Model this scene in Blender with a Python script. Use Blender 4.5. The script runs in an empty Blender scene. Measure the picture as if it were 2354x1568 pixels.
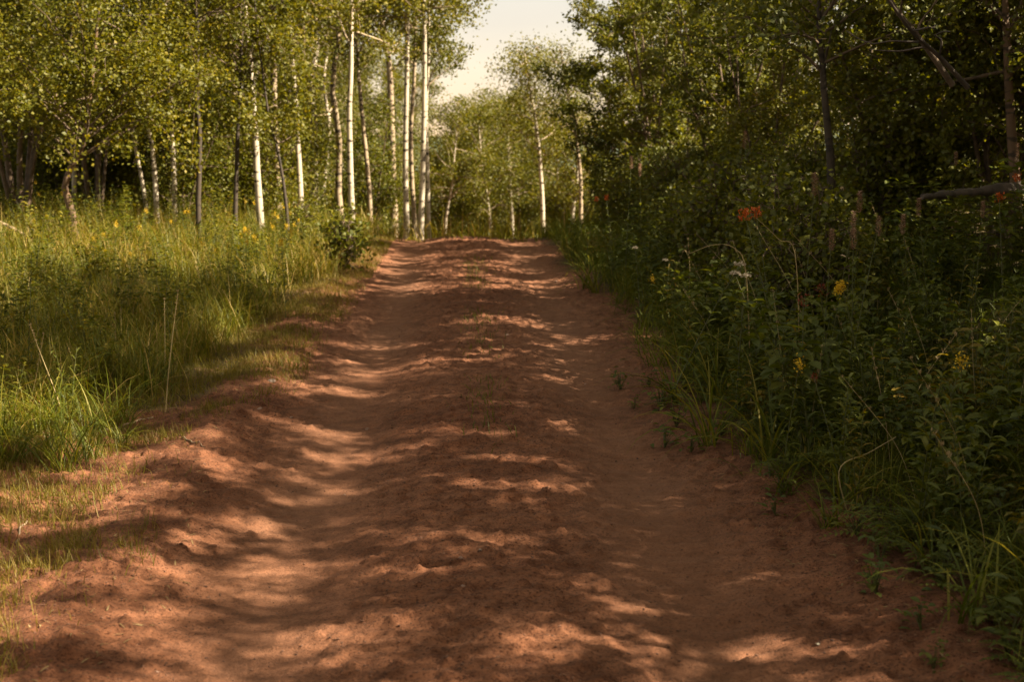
import bpy, math, random
import numpy as np
from mathutils import Vector

R = math.radians
scene = bpy.context.scene
col = scene.collection
rng = np.random.default_rng(7)
random.seed(7)

# ------------------------------------------------------------------ camera numbers
CAMZ = 2.0
PITCH = R(7.23)
FPX = 3270.0          # focal length in pixels of the 2354-wide view of the photo


def at(px, py, Y):
    """The point at forward distance Y behind a spot of the photograph (used to survey positions)."""
    u = (px - 1177) / FPX
    v = (784 - py) / FPX
    dy = math.cos(PITCH) + v * math.sin(PITCH)
    dz = -math.sin(PITCH) + v * math.cos(PITCH)
    k = Y / dy
    return np.array([u * k, Y, CAMZ + dz * k])


# ------------------------------------------------------------------ noise and terrain
def _hash(ix, iy, seed):
    ix = (ix.astype(np.int64) & 0xFFFFFFFF).astype(np.uint64)
    iy = (iy.astype(np.int64) & 0xFFFFFFFF).astype(np.uint64)
    h = (ix * np.uint64(374761393) + iy * np.uint64(668265263) + np.uint64(seed * 974711 + 12345)) & np.uint64(0xFFFFFFFF)
    h = ((h ^ (h >> np.uint64(13))) * np.uint64(1274126177)) & np.uint64(0xFFFFFFFF)
    h = h ^ (h >> np.uint64(16))
    return h.astype(np.float64) / 4294967295.0


def vnoise(x, y, seed=0):
    x = np.asarray(x, float); y = np.asarray(y, float)
    ix = np.floor(x); iy = np.floor(y)
    fx = x - ix; fy = y - iy
    fx = fx * fx * fx * (fx * (fx * 6 - 15) + 10)
    fy = fy * fy * fy * (fy * (fy * 6 - 15) + 10)
    a = _hash(ix, iy, seed); b = _hash(ix + 1, iy, seed)
    c = _hash(ix, iy + 1, seed); d = _hash(ix + 1, iy + 1, seed)
    return (a + (b - a) * fx + (c - a) * fy + (a - b - c + d) * fx * fy) * 2 - 1


def fbm(x, y, seed=0, octv=4, gain=.5):
    s = 0; amp = 1; f = 1
    for k in range(octv):
        s = s + amp * vnoise(np.asarray(x) * f + 17.3 * k, np.asarray(y) * f - 9.1 * k, seed + k)
        amp *= gain; f *= 2.03
    return s


def sstep(a, b, x):
    t = np.clip((np.asarray(x, float) - a) / (b - a), 0, 1)
    return t * t * (3 - 2 * t)


def rc(y):
    """x of the road's centre line"""
    y = np.asarray(y, float)
    return -0.04 - 0.034 * (np.clip(y, -30, 90) - 5) - 0.0022 * np.clip(y - 28, 0, 60) ** 2 * .4


def base_z(y):
    y = np.asarray(y, float)
    z = 0.0277 * np.clip(y, -40, 22.0)
    a, b = 22.0, 29.0
    t = np.clip(y, a, b) - a
    L = b - a
    z = z + 0.0277 * t + (-0.11 - 0.0277) * t * t / (2 * L)
    z = z - 0.11 * (np.clip(y, b, 75) - b) - 0.05 * (np.clip(y, 75, 200) - 75)
    return z + .03 * sstep(14, 24, y)


def edge_l(y):
    return -1.62 - .10 * sstep(14, 6, y) + .48 * sstep(14, 22, y) + .16 * vnoise(np.asarray(y) * .55, 3.1, 51) + .07 * vnoise(np.asarray(y) * 2.1, 8.1, 52)


def edge_r(y):
    return 1.50 + .38 * sstep(10, 4.5, y) - .36 * sstep(13, 22, y) + .12 * vnoise(np.asarray(y) * .6, 1.7, 53) + .06 * vnoise(np.asarray(y) * 2.3, 4.4, 54)


def gz(x, y, fine=True):
    x = np.asarray(x, float); y = np.asarray(y, float)
    r = x - rc(y)
    near = 1 - sstep(60, 90, y)
    # beyond the crest the cut of the road falls off faster than the banks beside it
    z = base_z(y)
    bank = .45 * sstep(2.0, 8.0, -r) + .85 * sstep(1.6, 5.5, r)
    z = z + bank * (1 - .4 * sstep(150, 400, y))
    on = 1 - sstep(1.5, 2.3, np.abs(r))
    # wheel ruts, the hump between them and low berms at the sides
    wob = .10 * vnoise(y * .35, 5.5, 60)
    rut = np.exp(-((r + .93 + wob) / .34) ** 2) * (.068 + .015 * vnoise(y * .3, 2.2, 61))
    rut = rut + np.exp(-((r - .84 + wob * .6) / .32) ** 2) * (.05 + .02 * vnoise(y * .45, 7.2, 62))
    hump = np.exp(-(r / .6) ** 2) * (.034 + .012 * vnoise(y * .4, 9.2, 63))
    rut = rut * (1 - .5 * sstep(13, 20, y)); hump = hump * (1 - .45 * sstep(13, 20, y))
    berm = np.exp(-((np.abs(r) - 1.75) / .25) ** 2) * .06
    z = z + near * (hump - rut + berm)
    # long waves in the dirt
    z = z + near * (.018 * vnoise(x * .45 + 3, y * .6, 64) + .010 * vnoise(x * 1.1, y * 1.3, 65)) * (1 - .3 * on)
    z = z + (1 - on) * .10 * fbm(x * .3, y * .3, 66, 3) * sstep(2, 5, np.abs(r))
    if fine:
        f = near * (1 - sstep(26, 40, y))
        track = np.exp(-((r + .93 + wob) / .3) ** 2) + np.exp(-((r - .84 + wob * .6) / .3) ** 2)
        rough = np.clip(1 - .75 * track, .15, 1)
        z = z + f * rough * (.011 * fbm(x * 3.2, y * 3.2, 70, 3) + .0105 * fbm(x * 13, y * 13, 73, 3))
        # clods: sparse positive lumps
        cl = np.clip(vnoise(x * 17, y * 17, 77) - .42, 0, 1)
        z = z + f * rough * cl * .045
        cl2 = np.clip(vnoise(x * 38, y * 38, 78) - .5, 0, 1)
        z = z + f * (.3 + .7 * rough) * cl2 * .020
        # washboard and tyre treads pressed into the right track, one narrow rib in the left one
        tr = np.exp(-((r - .88 + .5 * wob) / .25) ** 4) * np.maximum(sstep(-.5, .3, vnoise(x * 1.3, y * .8, 79)), sstep(8.5, 6.5, y) * .8)
        ph = (y + .05 * vnoise(x * 5, y * 2.5, 80) + .12 * (r - .86) ** 2) / .105
        row = np.floor(ph + .5)
        seg = sstep(-.5, .1, vnoise(x * 6.5, row * 7.31, 85))
        fr = ph - np.floor(ph)                       # each rib: a slow rise away from the viewer and a short broken face
        wv = (np.where(fr < .7, fr / .7, (1 - fr) / .3) - .5) * (.35 + .65 * seg)
        z = z + f * tr * .036 * wv
        tr3 = np.exp(-((r - .55) / .16) ** 4) * sstep(.0, .5, vnoise(x * 1.1, y * .7, 83))
        z = z + f * tr3 * .005 * np.sin((y + .06 * vnoise(x * 5, y * 4, 84) - .3 * r) * 2 * math.pi / .10)
        for off, d in ((-1.02, .012), (-.80, .007), (.72, .008), (1.0, .006)):
            line = np.exp(-((r - off + wob - .05 * np.sin(y * .35)) / .028) ** 2) * sstep(-.1, .5, vnoise(y * .35, off * 9, 81)) * sstep(6, 9, y)
            z = z - f * line * d
        # old footprints
        cx = np.floor(x / .55); cy = np.floor(y / .62)
        fx = (x - (cx + .3 + .4 * _hash(cx, cy, 91)) * .55); fy = (y - (cy + .3 + .4 * _hash(cx, cy, 92)) * .62)
        m = (_hash(cx, cy, 93) > .55) * np.exp(-((fx / .055) ** 2 + (fy / .12) ** 2) ** 2)
        z = z - f * m * .014 * rough
    # far ground: wooded hills round the valley
    rad = np.hypot(x, y)
    hills = sstep(500, 1700, rad) * (sstep(-.2, 1, y / np.maximum(rad, 1)) * 55 + 20) * (.75 + .35 * fbm(x * .0012, y * .0012, 88, 3))
    z = z + hills - 8 * sstep(120, 500, rad)
    return z


# ------------------------------------------------------------------ mesh collecting
class MB:
    def __init__(self):
        self.b = []; self.n = 0

    def add(self, V, F, rnd=None, mat=0, smooth=False):
        V = np.asarray(V, float).reshape(-1, 3); F = np.asarray(F, np.int64)
        if len(F) == 0:
            return
        if rnd is None:
            rnd = np.full(len(F), .5)
        rnd = np.broadcast_to(np.asarray(rnd, float), (len(F),))
        self.b.append((V, F + self.n, rnd, mat, smooth)); self.n += len(V)

    def mesh(self, name, mats):
        me = bpy.data.meshes.new(name)
        V = np.concatenate([b[0] for b in self.b])
        loops = np.concatenate([b[1].ravel() for b in self.b])
        tot = np.concatenate([np.full(len(b[1]), b[1].shape[1]) for b in self.b])
        start = np.concatenate([[0], np.cumsum(tot)[:-1]])
        rnd = np.concatenate([b[2] for b in self.b])
        mi = np.concatenate([np.full(len(b[1]), b[3]) for b in self.b])
        sm = np.concatenate([np.full(len(b[1]), b[4]) for b in self.b])
        me.vertices.add(len(V)); me.vertices.foreach_set('co', V.astype(np.float32).ravel())
        me.loops.add(len(loops)); me.loops.foreach_set('vertex_index', loops.astype(np.int32))
        me.polygons.add(len(tot)); me.polygons.foreach_set('loop_start', start.astype(np.int32))
        me.polygons.foreach_set('loop_total', tot.astype(np.int32))
        me.polygons.foreach_set('material_index', mi.astype(np.int32))
        me.update(calc_edges=True)
        me.polygons.foreach_set('use_smooth', sm.astype(bool))
        a = me.attributes.new('rnd', 'FLOAT', 'FACE'); a.data.foreach_set('value', rnd.astype(np.float32))
        for m in (mats if isinstance(mats, (list, tuple)) else [mats]):
            me.materials.append(m)
        return me

    def obj(self, name, mats, parent=None):
        o = bpy.data.objects.new(name, self.mesh(name, mats)); col.objects.link(o)
        o.parent = parent
        return o


def tag(o, label=None, cat=None, group=None, kind=None):
    if label: o['label'] = label
    if cat: o['category'] = cat
    if group: o['group'] = group
    if kind: o['kind'] = kind
    return o


def thing(name, label, cat, loc, group=None, rz=0, s=1):
    o = bpy.data.objects.new(name, None); col.objects.link(o)
    o.empty_display_size = .1
    o.location = loc; o.rotation_euler = (0, 0, rz); o.scale = (s, s, s)
    return tag(o, label, cat, group)


def dup(root, loc, rz=0, s=1, label=None, group=None, rot=None):
    kids = KIDS.setdefault(root.name, list(root.children))
    c = root.copy(); col.objects.link(c)
    c.location = loc; c.rotation_euler = rot if rot else (0, 0, rz); c.scale = (s, s, s)
    if label: c['label'] = label
    if group: c['group'] = group
    for k in kids:
        d = k.copy(); col.objects.link(d); d.parent = c
    return c


KIDS = {}


def tube(P, rad, n=7, cap=True):
    P = np.asarray(P, float); rad = np.asarray(rad, float)
    T = np.gradient(P, axis=0); T /= np.maximum(np.linalg.norm(T, axis=1, keepdims=True), 1e-9)
    ref = np.array([1., 0, 0]) if abs(T[0, 0]) < .8 else np.array([0, 1., 0])
    A = np.cross(T, ref); A /= np.maximum(np.linalg.norm(A, axis=1, keepdims=True), 1e-9)
    B = np.cross(T, A)
    th = np.arange(n) * 2 * math.pi / n
    V = P[:, None, :] + rad[:, None, None] * (np.cos(th)[None, :, None] * A[:, None, :] + np.sin(th)[None, :, None] * B[:, None, :])
    m = len(P)
    i = np.arange(m - 1)[:, None] * n; j = np.arange(n)[None, :]; j2 = (j + 1) % n
    F = np.stack([i + j, i + j2, i + n + j2, i + n + j], -1).reshape(-1, 4)
    return V.reshape(-1, 3), F


def smooth_path(P, k):
    """Catmull-Rom through the points, k samples"""
    P = np.asarray(P, float)
    Q = np.vstack([2 * P[0] - P[1], P, 2 * P[-1] - P[-2]])
    t = np.linspace(0, len(P) - 1 - 1e-6, k); i = t.astype(int); f = (t - i)[:, None]
    a, b, c, d = Q[i], Q[i + 1], Q[i + 2], Q[i + 3]
    return .5 * (2 * b + (c - a) * f + (2 * a - 5 * b + 4 * c - d) * f ** 2 + (3 * b - a - 3 * c + d) * f ** 3)


def unit(v):
    return v / np.maximum(np.linalg.norm(v, axis=-1, keepdims=True), 1e-9)


def leaf_quads(C, size, g, droop=.35, aspect=.8):
    """One kite-shaped leaf at every centre"""
    n = len(C)
    a = g.normal(size=(n, 3)); a[:, 2] = a[:, 2] * .7 - droop; a = unit(a)
    b = unit(np.cross(a, g.normal(size=(n, 3))))
    nn = np.cross(a, b)
    s = (size * g.uniform(.65, 1.25, n))[:, None]
    V = np.stack([C - a * s * .5, C + b * s * .5 * aspect + nn * s * .06 - a * s * .05, C + a * s * .55, C - b * s * .5 * aspect + nn * s * .06 - a * s * .05], 1)
    F = np.arange(n * 4).reshape(n, 4)
    return V.reshape(-1, 3), F


def ribbons(P, yaw, elev, L, W, droop, nseg=3, g=None, shape='grass', roll=0.):
    """Blades or lance-shaped leaves from base points; angles fall off along the length by droop"""
    P = np.asarray(P, float); n = len(P)
    yaw, elev, L, W, droop = [np.broadcast_to(np.asarray(v, float), (n,)) for v in (yaw, elev, L, W, droop)]
    roll = np.broadcast_to(np.asarray(roll, float), (n,))
    s = np.linspace(0, 1, nseg + 1)
    prof = (np.clip(1 - s ** 1.8, .06, 1) * (.75 + .25 * np.minimum(s * 4, 1))) if shape == 'grass' else np.clip(np.sin(np.pi * np.clip(s * .93 + .05, 0, 1)) ** .8, .08, 1)
    hx = np.cos(yaw); hy = np.sin(yaw)
    pos = np.zeros((n, nseg + 1, 3)); pos[:, 0] = P
    px_, py_, pz_ = P[:, 0].copy(), P[:, 1].copy(), P[:, 2].copy()
    norms = []
    for k in range(nseg + 1):
        e = elev - droop * (k / nseg) ** 1.3
        norms.append(np.stack([-np.sin(e) * hx, -np.sin(e) * hy, np.cos(e)], 1))
        if k:
            em = elev - droop * ((k - .5) / nseg) ** 1.3
            d = L / nseg
            px_ = px_ + np.cos(em) * hx * d; py_ = py_ + np.cos(em) * hy * d; pz_ = pz_ + np.sin(em) * d
            pos[:, k] = np.stack([px_, py_, pz_], 1)
    N = np.stack(norms, 1)
    S = np.stack([-hy, hx, np.zeros(n)], 1)[:, None, :]
    S = S * np.cos(roll)[:, None, None] + N * np.sin(roll)[:, None, None]
    w = (W[:, None] * prof[None, :] * .5)[:, :, None]
    if shape == 'grass':
        V = np.stack([pos - S * w, pos + S * w], 2).reshape(n, -1, 3); c = 2
    else:
        V = np.stack([pos - S * w + N * w * .35, pos, pos + S * w + N * w * .35], 2).reshape(n, -1, 3); c = 3
    base = np.arange(n)[:, None, None] * (c * (nseg + 1))
    k = np.arange(nseg)[None, :, None] * c; j = np.arange(c - 1)[None, None, :]
    o = base + k + j
    F = np.stack([o, o + 1, o + 1 + c, o + c], -1).reshape(-1, 4)
    return V.reshape(-1, 3), F, nseg * (c - 1)


# ------------------------------------------------------------------ materials
def new_mat(name):
    m = bpy.data.materials.new(name); m.use_nodes = True
    nt = m.node_tree; nt.nodes.clear()
    out = nt.nodes.new('ShaderNodeOutputMaterial')
    return m, nt, out


def N(nt, typ, **kw):
    n = nt.nodes.new(typ)
    for k, v in kw.items():
        if k.startswith('i_'):
            n.inputs[k[2:].replace('_', ' ')].default_value = v
        else:
            setattr(n, k, v)
    return n


def ramp(nt, stops, interp='LINEAR'):
    r = nt.nodes.new('ShaderNodeValToRGB'); cr = r.color_ramp; cr.interpolation = interp
    while len(cr.elements) < len(stops): cr.elements.new(.5)
    for e, (p, c) in zip(cr.elements, stops):
        e.position = p; e.color = (*c, 1) if len(c) == 3 else c
    return r


def leaf_mat(name, stops, trans=.45, tint=(1.25, 1.15, .55), gloss=.02, objvar=.25, rough=.55):
    m, nt, out = new_mat(name); L = nt.links.new
    at_ = N(nt, 'ShaderNodeAttribute', attribute_name='rnd')
    oi = N(nt, 'ShaderNodeObjectInfo')
    ma = N(nt, 'ShaderNodeMath', operation='MULTIPLY_ADD'); ma.inputs[1].default_value = objvar; 
    L(oi.outputs['Random'], ma.inputs[0])
    sc = N(nt, 'ShaderNodeMath', operation='MULTIPLY_ADD'); sc.inputs[1].default_value = 1 - objvar; sc.inputs[2].default_value = 0
    L(at_.outputs['Fac'], sc.inputs[0]); L(sc.outputs[0], ma.inputs[2])
    r = ramp(nt, stops); L(ma.outputs[0], r.inputs[0])
    d = N(nt, 'ShaderNodeBsdfDiffuse'); L(r.outputs[0], d.inputs[0])
    mu = N(nt, 'ShaderNodeMixRGB', blend_type='MULTIPLY'); mu.inputs[0].default_value = 1; mu.inputs[2].default_value = (*tint, 1)
    L(r.outputs[0], mu.inputs[1])
    t = N(nt, 'ShaderNodeBsdfTranslucent'); L(mu.outputs[0], t.inputs[0])
    mx = N(nt, 'ShaderNodeMixShader'); mx.inputs[0].default_value = trans; L(d.outputs[0], mx.inputs[1]); L(t.outputs[0], mx.inputs[2])
    gl = N(nt, 'ShaderNodeBsdfGlossy'); gl.inputs['Roughness'].default_value = rough
    gl.inputs[0].default_value = (.95, .93, .85, 1)
    mg = N(nt, 'ShaderNodeMixShader'); mg.inputs[0].default_value = gloss; L(mx.outputs[0], mg.inputs[1]); L(gl.outputs[0], mg.inputs[2])
    L(mg.outputs[0], out.inputs[0])
    return m


def bark_mat(name, light, dark, scar=.53, rough=.85):
    m, nt, out = new_mat(name); L = nt.links.new
    tc = N(nt, 'ShaderNodeTexCoord')
    mp = N(nt, 'ShaderNodeMapping'); mp.inputs['Scale'].default_value = (5, 5, 16); L(tc.outputs['Object'], mp.inputs[0])
    n1 = N(nt, 'ShaderNodeTexNoise'); n1.inputs['Scale'].default_value = 1.0; n1.inputs['Detail'].default_value = 4; L(mp.outputs[0], n1.inputs['Vector'])
    r1 = ramp(nt, [(scar, (0, 0, 0)), (scar + .07, (1, 1, 1))]); L(n1.outputs[0], r1.inputs[0])
    mp2 = N(nt, 'ShaderNodeMapping'); mp2.inputs['Scale'].default_value = (7, 7, 3.2); L(tc.outputs['Object'], mp2.inputs[0])
    n2 = N(nt, 'ShaderNodeTexNoise'); n2.inputs['Scale'].default_value = 1.; n2.inputs['Detail'].default_value = 5; L(mp2.outputs[0], n2.inputs['Vector'])
    base = ramp(nt, [(.3, tuple(c * .62 for c in light)), (.65, light)]); L(n2.outputs[0], base.inputs[0])
    mix = N(nt, 'ShaderNodeMixRGB'); L(r1.outputs[0], mix.inputs[0]); L(base.outputs[0], mix.inputs[1]); mix.inputs[2].default_value = (*dark, 1)
    b = N(nt, 'ShaderNodeBsdfPrincipled'); b.inputs['Roughness'].default_value = rough
    L(mix.outputs[0], b.inputs['Base Color'])
    bp = N(nt, 'ShaderNodeBump'); bp.inputs['Strength'].default_value = .5; bp.inputs['Distance'].default_value = .01
    L(n1.outputs[0], bp.inputs['Height']); L(bp.outputs[0], b.inputs['Normal'])
    L(b.outputs[0], out.inputs[0])
    return m


def plain_mat(name, c1, c2, scale=20, rough=.8, bump=.3):
    m, nt, out = new_mat(name); L = nt.links.new
    tc = N(nt, 'ShaderNodeTexCoord')
    n1 = N(nt, 'ShaderNodeTexNoise'); n1.inputs['Scale'].default_value = scale; n1.inputs['Detail'].default_value = 5; L(tc.outputs['Object'], n1.inputs['Vector'])
    r = ramp(nt, [(.3, c1), (.7, c2)]); L(n1.outputs[0], r.inputs[0])
    b = N(nt, 'ShaderNodeBsdfPrincipled'); b.inputs['Roughness'].default_value = rough
    L(r.outputs[0], b.inputs['Base Color'])
    bp = N(nt, 'ShaderNodeBump'); bp.inputs['Strength'].default_value = bump; bp.inputs['Distance'].default_value = .01
    L(n1.outputs[0], bp.inputs['Height']); L(bp.outputs[0], b.inputs['Normal'])
    L(b.outputs[0], out.inputs[0])
    return m


def dirt_mat():
    m, nt, out = new_mat('red_dirt'); L = nt.links.new
    tc = N(nt, 'ShaderNodeTexCoord')
    def noise(scale, detail=4, rough=.55):
        n = N(nt, 'ShaderNodeTexNoise'); n.inputs['Scale'].default_value = scale; n.inputs['Detail'].default_value = detail
        n.inputs['Roughness'].default_value = rough
        L(tc.outputs['Object'], n.inputs['Vector']); return n
    big = noise(.9, 4); mid = noise(9, 5, .65); fine = noise(75, 4, .7); grit = noise(230, 3, .7)
    c1 = ramp(nt, [(.32, (.150, .060, .030)), (.68, (.232, .101, .053))]); L(big.outputs[0], c1.inputs[0])
    c2 = ramp(nt, [(.36, (.50, .45, .41)), (.52, (.95, .95, .95)), (.68, (1.28, 1.25, 1.2))]); L(mid.outputs[0], c2.inputs[0])
    mu = N(nt, 'ShaderNodeMixRGB', blend_type='MULTIPLY'); mu.inputs[0].default_value = .85; L(c1.outputs[0], mu.inputs[1]); L(c2.outputs[0], mu.inputs[2])
    c3 = ramp(nt, [(.36, (.30, .26, .24)), (.47, (.95, .95, .95)), (.60, (1.05, 1.05, 1.05)), (.70, (1.55, 1.5, 1.45))]); L(fine.outputs[0], c3.inputs[0])  # grain of the dirt; dark flecks also put clods' small shadows into the colour
    mu2 = N(nt, 'ShaderNodeMixRGB', blend_type='MULTIPLY'); mu2.inputs[0].default_value = 1; L(mu.outputs[0], mu2.inputs[1]); L(c3.outputs[0], mu2.inputs[2])
    # packed dust in the wheel tracks is paler and pinker
    pk = N(nt, 'ShaderNodeAttribute', attribute_name='packed')
    mxp = N(nt, 'ShaderNodeMixRGB'); mxp.inputs[2].default_value = (.240, .120, .069, 1); L(mu2.outputs[0], mxp.inputs[1])
    pf = N(nt, 'ShaderNodeMath', operation='MULTIPLY'); pf.inputs[1].default_value = .55; L(pk.outputs['Fac'], pf.inputs[0]); L(pf.outputs[0], mxp.inputs[0])
    # humus of the verges
    vg = N(nt, 'ShaderNodeAttribute', attribute_name='verge')
    hum = ramp(nt, [(.3, (.045, .032, .015)), (.6, (.085, .062, .026)), (.8, (.15, .10, .045))]); L(mid.outputs[0], hum.inputs[0])
    mx = N(nt, 'ShaderNodeMixRGB'); L(vg.outputs['Fac'], mx.inputs[0]); L(mxp.outputs[0], mx.inputs[1]); L(hum.outputs[0], mx.inputs[2])
    b = N(nt, 'ShaderNodeBsdfPrincipled'); b.inputs['Roughness'].default_value = .95
    b.inputs['Specular IOR Level'].default_value = .15
    L(mx.outputs[0], b.inputs['Base Color'])
    bp = N(nt, 'ShaderNodeBump'); bp.inputs['Strength'].default_value = .9; bp.inputs['Distance'].default_value = .011; L(fine.outputs[0], bp.inputs['Height'])
    bp2 = N(nt, 'ShaderNodeBump'); bp2.inputs['Strength'].default_value = .5; bp2.inputs['Distance'].default_value = .002; L(grit.outputs[0], bp2.inputs['Height']); L(bp.outputs[0], bp2.inputs['Normal'])
    L(bp2.outputs[0], b.inputs['Normal'])
    L(b.outputs[0], out.inputs[0])
    return m


DIRT = dirt_mat()
HILL = plain_mat('hill_woods', (.03, .045, .025), (.06, .075, .035), .02, 1, 0)
STONE = plain_mat('stone', (.20, .11, .075), (.34, .22, .16), 30, .9)
GRIT = plain_mat('grit', (.06, .027, .015), (.20, .092, .050), 3, .95, 0)  # real grit, its colour darkened to pass for tiny shadows on the dirt
PALE = plain_mat('pale_stone', (.22, .15, .11), (.34, .25, .19), 40, .85)
LOGM = plain_mat('weathered_wood', (.045, .034, .025), (.12, .09, .068), 9, .9)
STICK = plain_mat('bleached_stick', (.20, .13, .075), (.40, .29, .19), 30, .8)
BRANCH = plain_mat('branch_bark', (.055, .035, .02), (.15, .10, .06), 12, .85)
BARKW = bark_mat('aspen_bark_white', (.50, .42, .31), (.04, .028, .018), .565)
BARKT = bark_mat('aspen_bark_tan', (.36, .27, .17), (.045, .03, .018), .55)
BARKB = bark_mat('brown_bark', (.15, .088, .048), (.04, .025, .014), .55)
BARKD = bark_mat('dark_bark', (.055, .038, .024), (.02, .014, .009), .55)
ASPEN = leaf_mat('aspen_leaf', [(0, (.032, .044, .003)), (.35, (.086, .092, .004)), (.75, (.165, .148, .008)), (1, (.29, .205, .014))], .48)
THICK = leaf_mat('thicket_leaf', [(0, (.030, .040, .002)), (.4, (.088, .098, .004)), (.8, (.175, .165, .008)), (1, (.30, .22, .014))], .45, gloss=.03)
SAPL = leaf_mat('sapling_leaf', [(0, (.040, .056, .003)), (.5, (.108, .114, .006)), (1, (.23, .18, .014))], .45)
GRASS = leaf_mat('grass_blade', [(0, (.038, .052, .003)), (.45, (.112, .116, .005)), (.72, (.20, .17, .012)), (.86, (.31, .205, .05)), (1, (.42, .29, .10))], .40, objvar=0)
GRASSR = leaf_mat('shade_grass_blade', [(0, (.040, .058, .003)), (.5, (.096, .116, .006)), (.85, (.18, .165, .011)), (1, (.34, .24, .06))], .40, objvar=0)
SHORT = leaf_mat('short_turf', [(0, (.07, .068, .006)), (.6, (.15, .12, .010)), (1, (.26, .17, .04))], .4, objvar=0)
HERB = leaf_mat('herb_leaf', [(0, (.034, .050, .003)), (.5, (.085, .104, .006)), (1, (.165, .160, .011))], .42, gloss=.03, objvar=.4)
STEMG = plain_mat('green_stem', (.04, .05, .008), (.085, .085, .015), 20, .6, 0)
STEMD = plain_mat('straw_stem', (.25, .185, .075), (.40, .30, .13), 20, .7, 0)
STRAW = leaf_mat('straw_seed', [(0, (.30, .21, .10)), (1, (.52, .40, .22))], .3, (1, 1, .9), objvar=.1)
LITTER = leaf_mat('dry_litter', [(0, (.10, .055, .022)), (1, (.30, .21, .10))], .1, (1, 1, .9), objvar=.1)
HERBY = leaf_mat('yellowing_leaf', [(0, (.06, .055, .003)), (.5, (.14, .115, .006)), (1, (.27, .17, .012))], .42, gloss=.03, objvar=.4)
SPIKE = leaf_mat('tan_pink_petal', [(0, (.24, .135, .08)), (.6, (.40, .25, .165)), (1, (.54, .38, .27))], .3, (1, 1, 1), .03)
YELL = leaf_mat('yellow_petal', [(0, (.58, .34, .012)), (1, (.80, .56, .03))], .3, (1, 1, .6), .03, objvar=.1)
ORNG = leaf_mat('orange_petal', [(0, (.40, .075, .010)), (1, (.66, .17, .02))], .35, (1, .8, .6), .03, objvar=.1)
REDP = leaf_mat('deep_red_petal', [(0, (.13, .022, .010)), (1, (.24, .05, .016))], .3, (1, .8, .6), .03, objvar=.1)
WHIT = leaf_mat('white_petal', [(0, (.36, .29, .20)), (1, (.62, .54, .42))], .3, (1, 1, 1), .03, objvar=.1)

# ------------------------------------------------------------------ ground and road: one sheet cut along the ragged road edge
def axis_rows():
    ys = [3.3]
    while ys[-1] < 60:
        ys.append(ys[-1] + max(.0125, .0125 * (ys[-1] / 6.5) ** 1.35))
    st = ys[-1] - ys[-2]
    while ys[-1] < 3200:
        st *= 1.12; ys.append(ys[-1] + st)
    back = [3.3]; st = .05
    while back[-1] > -400:
        st *= 1.15; back.append(back[-1] - st)
    return np.array(back[:0:-1] + ys)


def axis_cols():
    f = list(np.arange(-2.5, 2.5001, .0155))
    st = .0155; l = []; v = -2.5
    while v > -3000:
        st = min(st * 1.07, 200); v -= st; l.append(v)
    st = .0155; r_ = []; v = 2.5
    while v < 3000:
        st = min(st * 1.07, 200); v += st; r_.append(v)
    return np.array(l[::-1] + f + r_)


ys = axis_rows(); xs = axis_cols()
RR, YY = np.meshgrid(xs, ys)
XX = RR + rc(YY)
ZZ = gz(XX, YY)
nr, nc = RR.shape
V = np.stack([XX, YY, ZZ], -1).reshape(-1, 3)
idx = np.arange(nr * nc).reshape(nr, nc)
F = np.stack([idx[:-1, :-1], idx[:-1, 1:], idx[1:, 1:], idx[1:, :-1]], -1)
cr = .5 * (RR[:-1, :-1] + RR[1:, 1:]); cy = .5 * (YY[:-1, :-1] + YY[1:, 1:])
jag = .09 * fbm(cr * 3.5, cy * 3.5, 101, 4)
isroad = (cr > edge_l(cy) + jag) & (cr < edge_r(cy) + jag) & (cy < 90) & (cy > -30)
vr = RR.ravel(); vy = YY.ravel()
jagv = .25 * fbm(vr * 1.7, vy * 1.7, 103, 4)
verge = np.maximum(sstep(-.05, .55, (edge_l(vy) - .25 - 1.3 * sstep(10.5, 8, vy) - vr) + jagv), sstep(-.02, .35, (vr - edge_r(vy)) + jagv * .6))
verge = np.maximum(verge, sstep(60, 90, vy))
packed = (np.exp(-((vr + .93) / .33) ** 2) + np.exp(-((vr - .84) / .36) ** 2)) * (.75 + .35 * fbm(vr * 1.5, vy * .6, 105, 3))


def cut(name, sel, mat):
    ff = F[sel]; used = np.unique(ff)
    remap = np.zeros(nr * nc, np.int64); remap[used] = np.arange(len(used))
    mb = MB(); mb.add(V[used], remap[ff], smooth=True)
    o = mb.obj(name, mat)
    for nm, arr in (('verge', verge), ('packed', packed)):
        a = o.data.attributes.new(nm, 'FLOAT', 'POINT'); a.data.foreach_set('value', np.clip(arr[used], 0, 1).astype(np.float32))
    return o


tag(cut('dirt_road', isroad, DIRT), kind='structure')
far = np.hypot(cr, cy) > 330
tag(cut('ground', ~isroad & ~far, DIRT), kind='structure')
tag(cut('hills', ~isroad & far, HILL), kind='structure')


def g0(x, y):
    return float(gz(x, y))


def ground_pt(px, py):
    """Where the sight line through a spot of the photo meets the ground"""
    Ys = np.linspace(3, 40, 1500)
    for Y in Ys:
        p = at(px, py, Y)
        if p[2] <= gz(p[0], p[1]):
            return p
    return at(px, py, 24)


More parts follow.
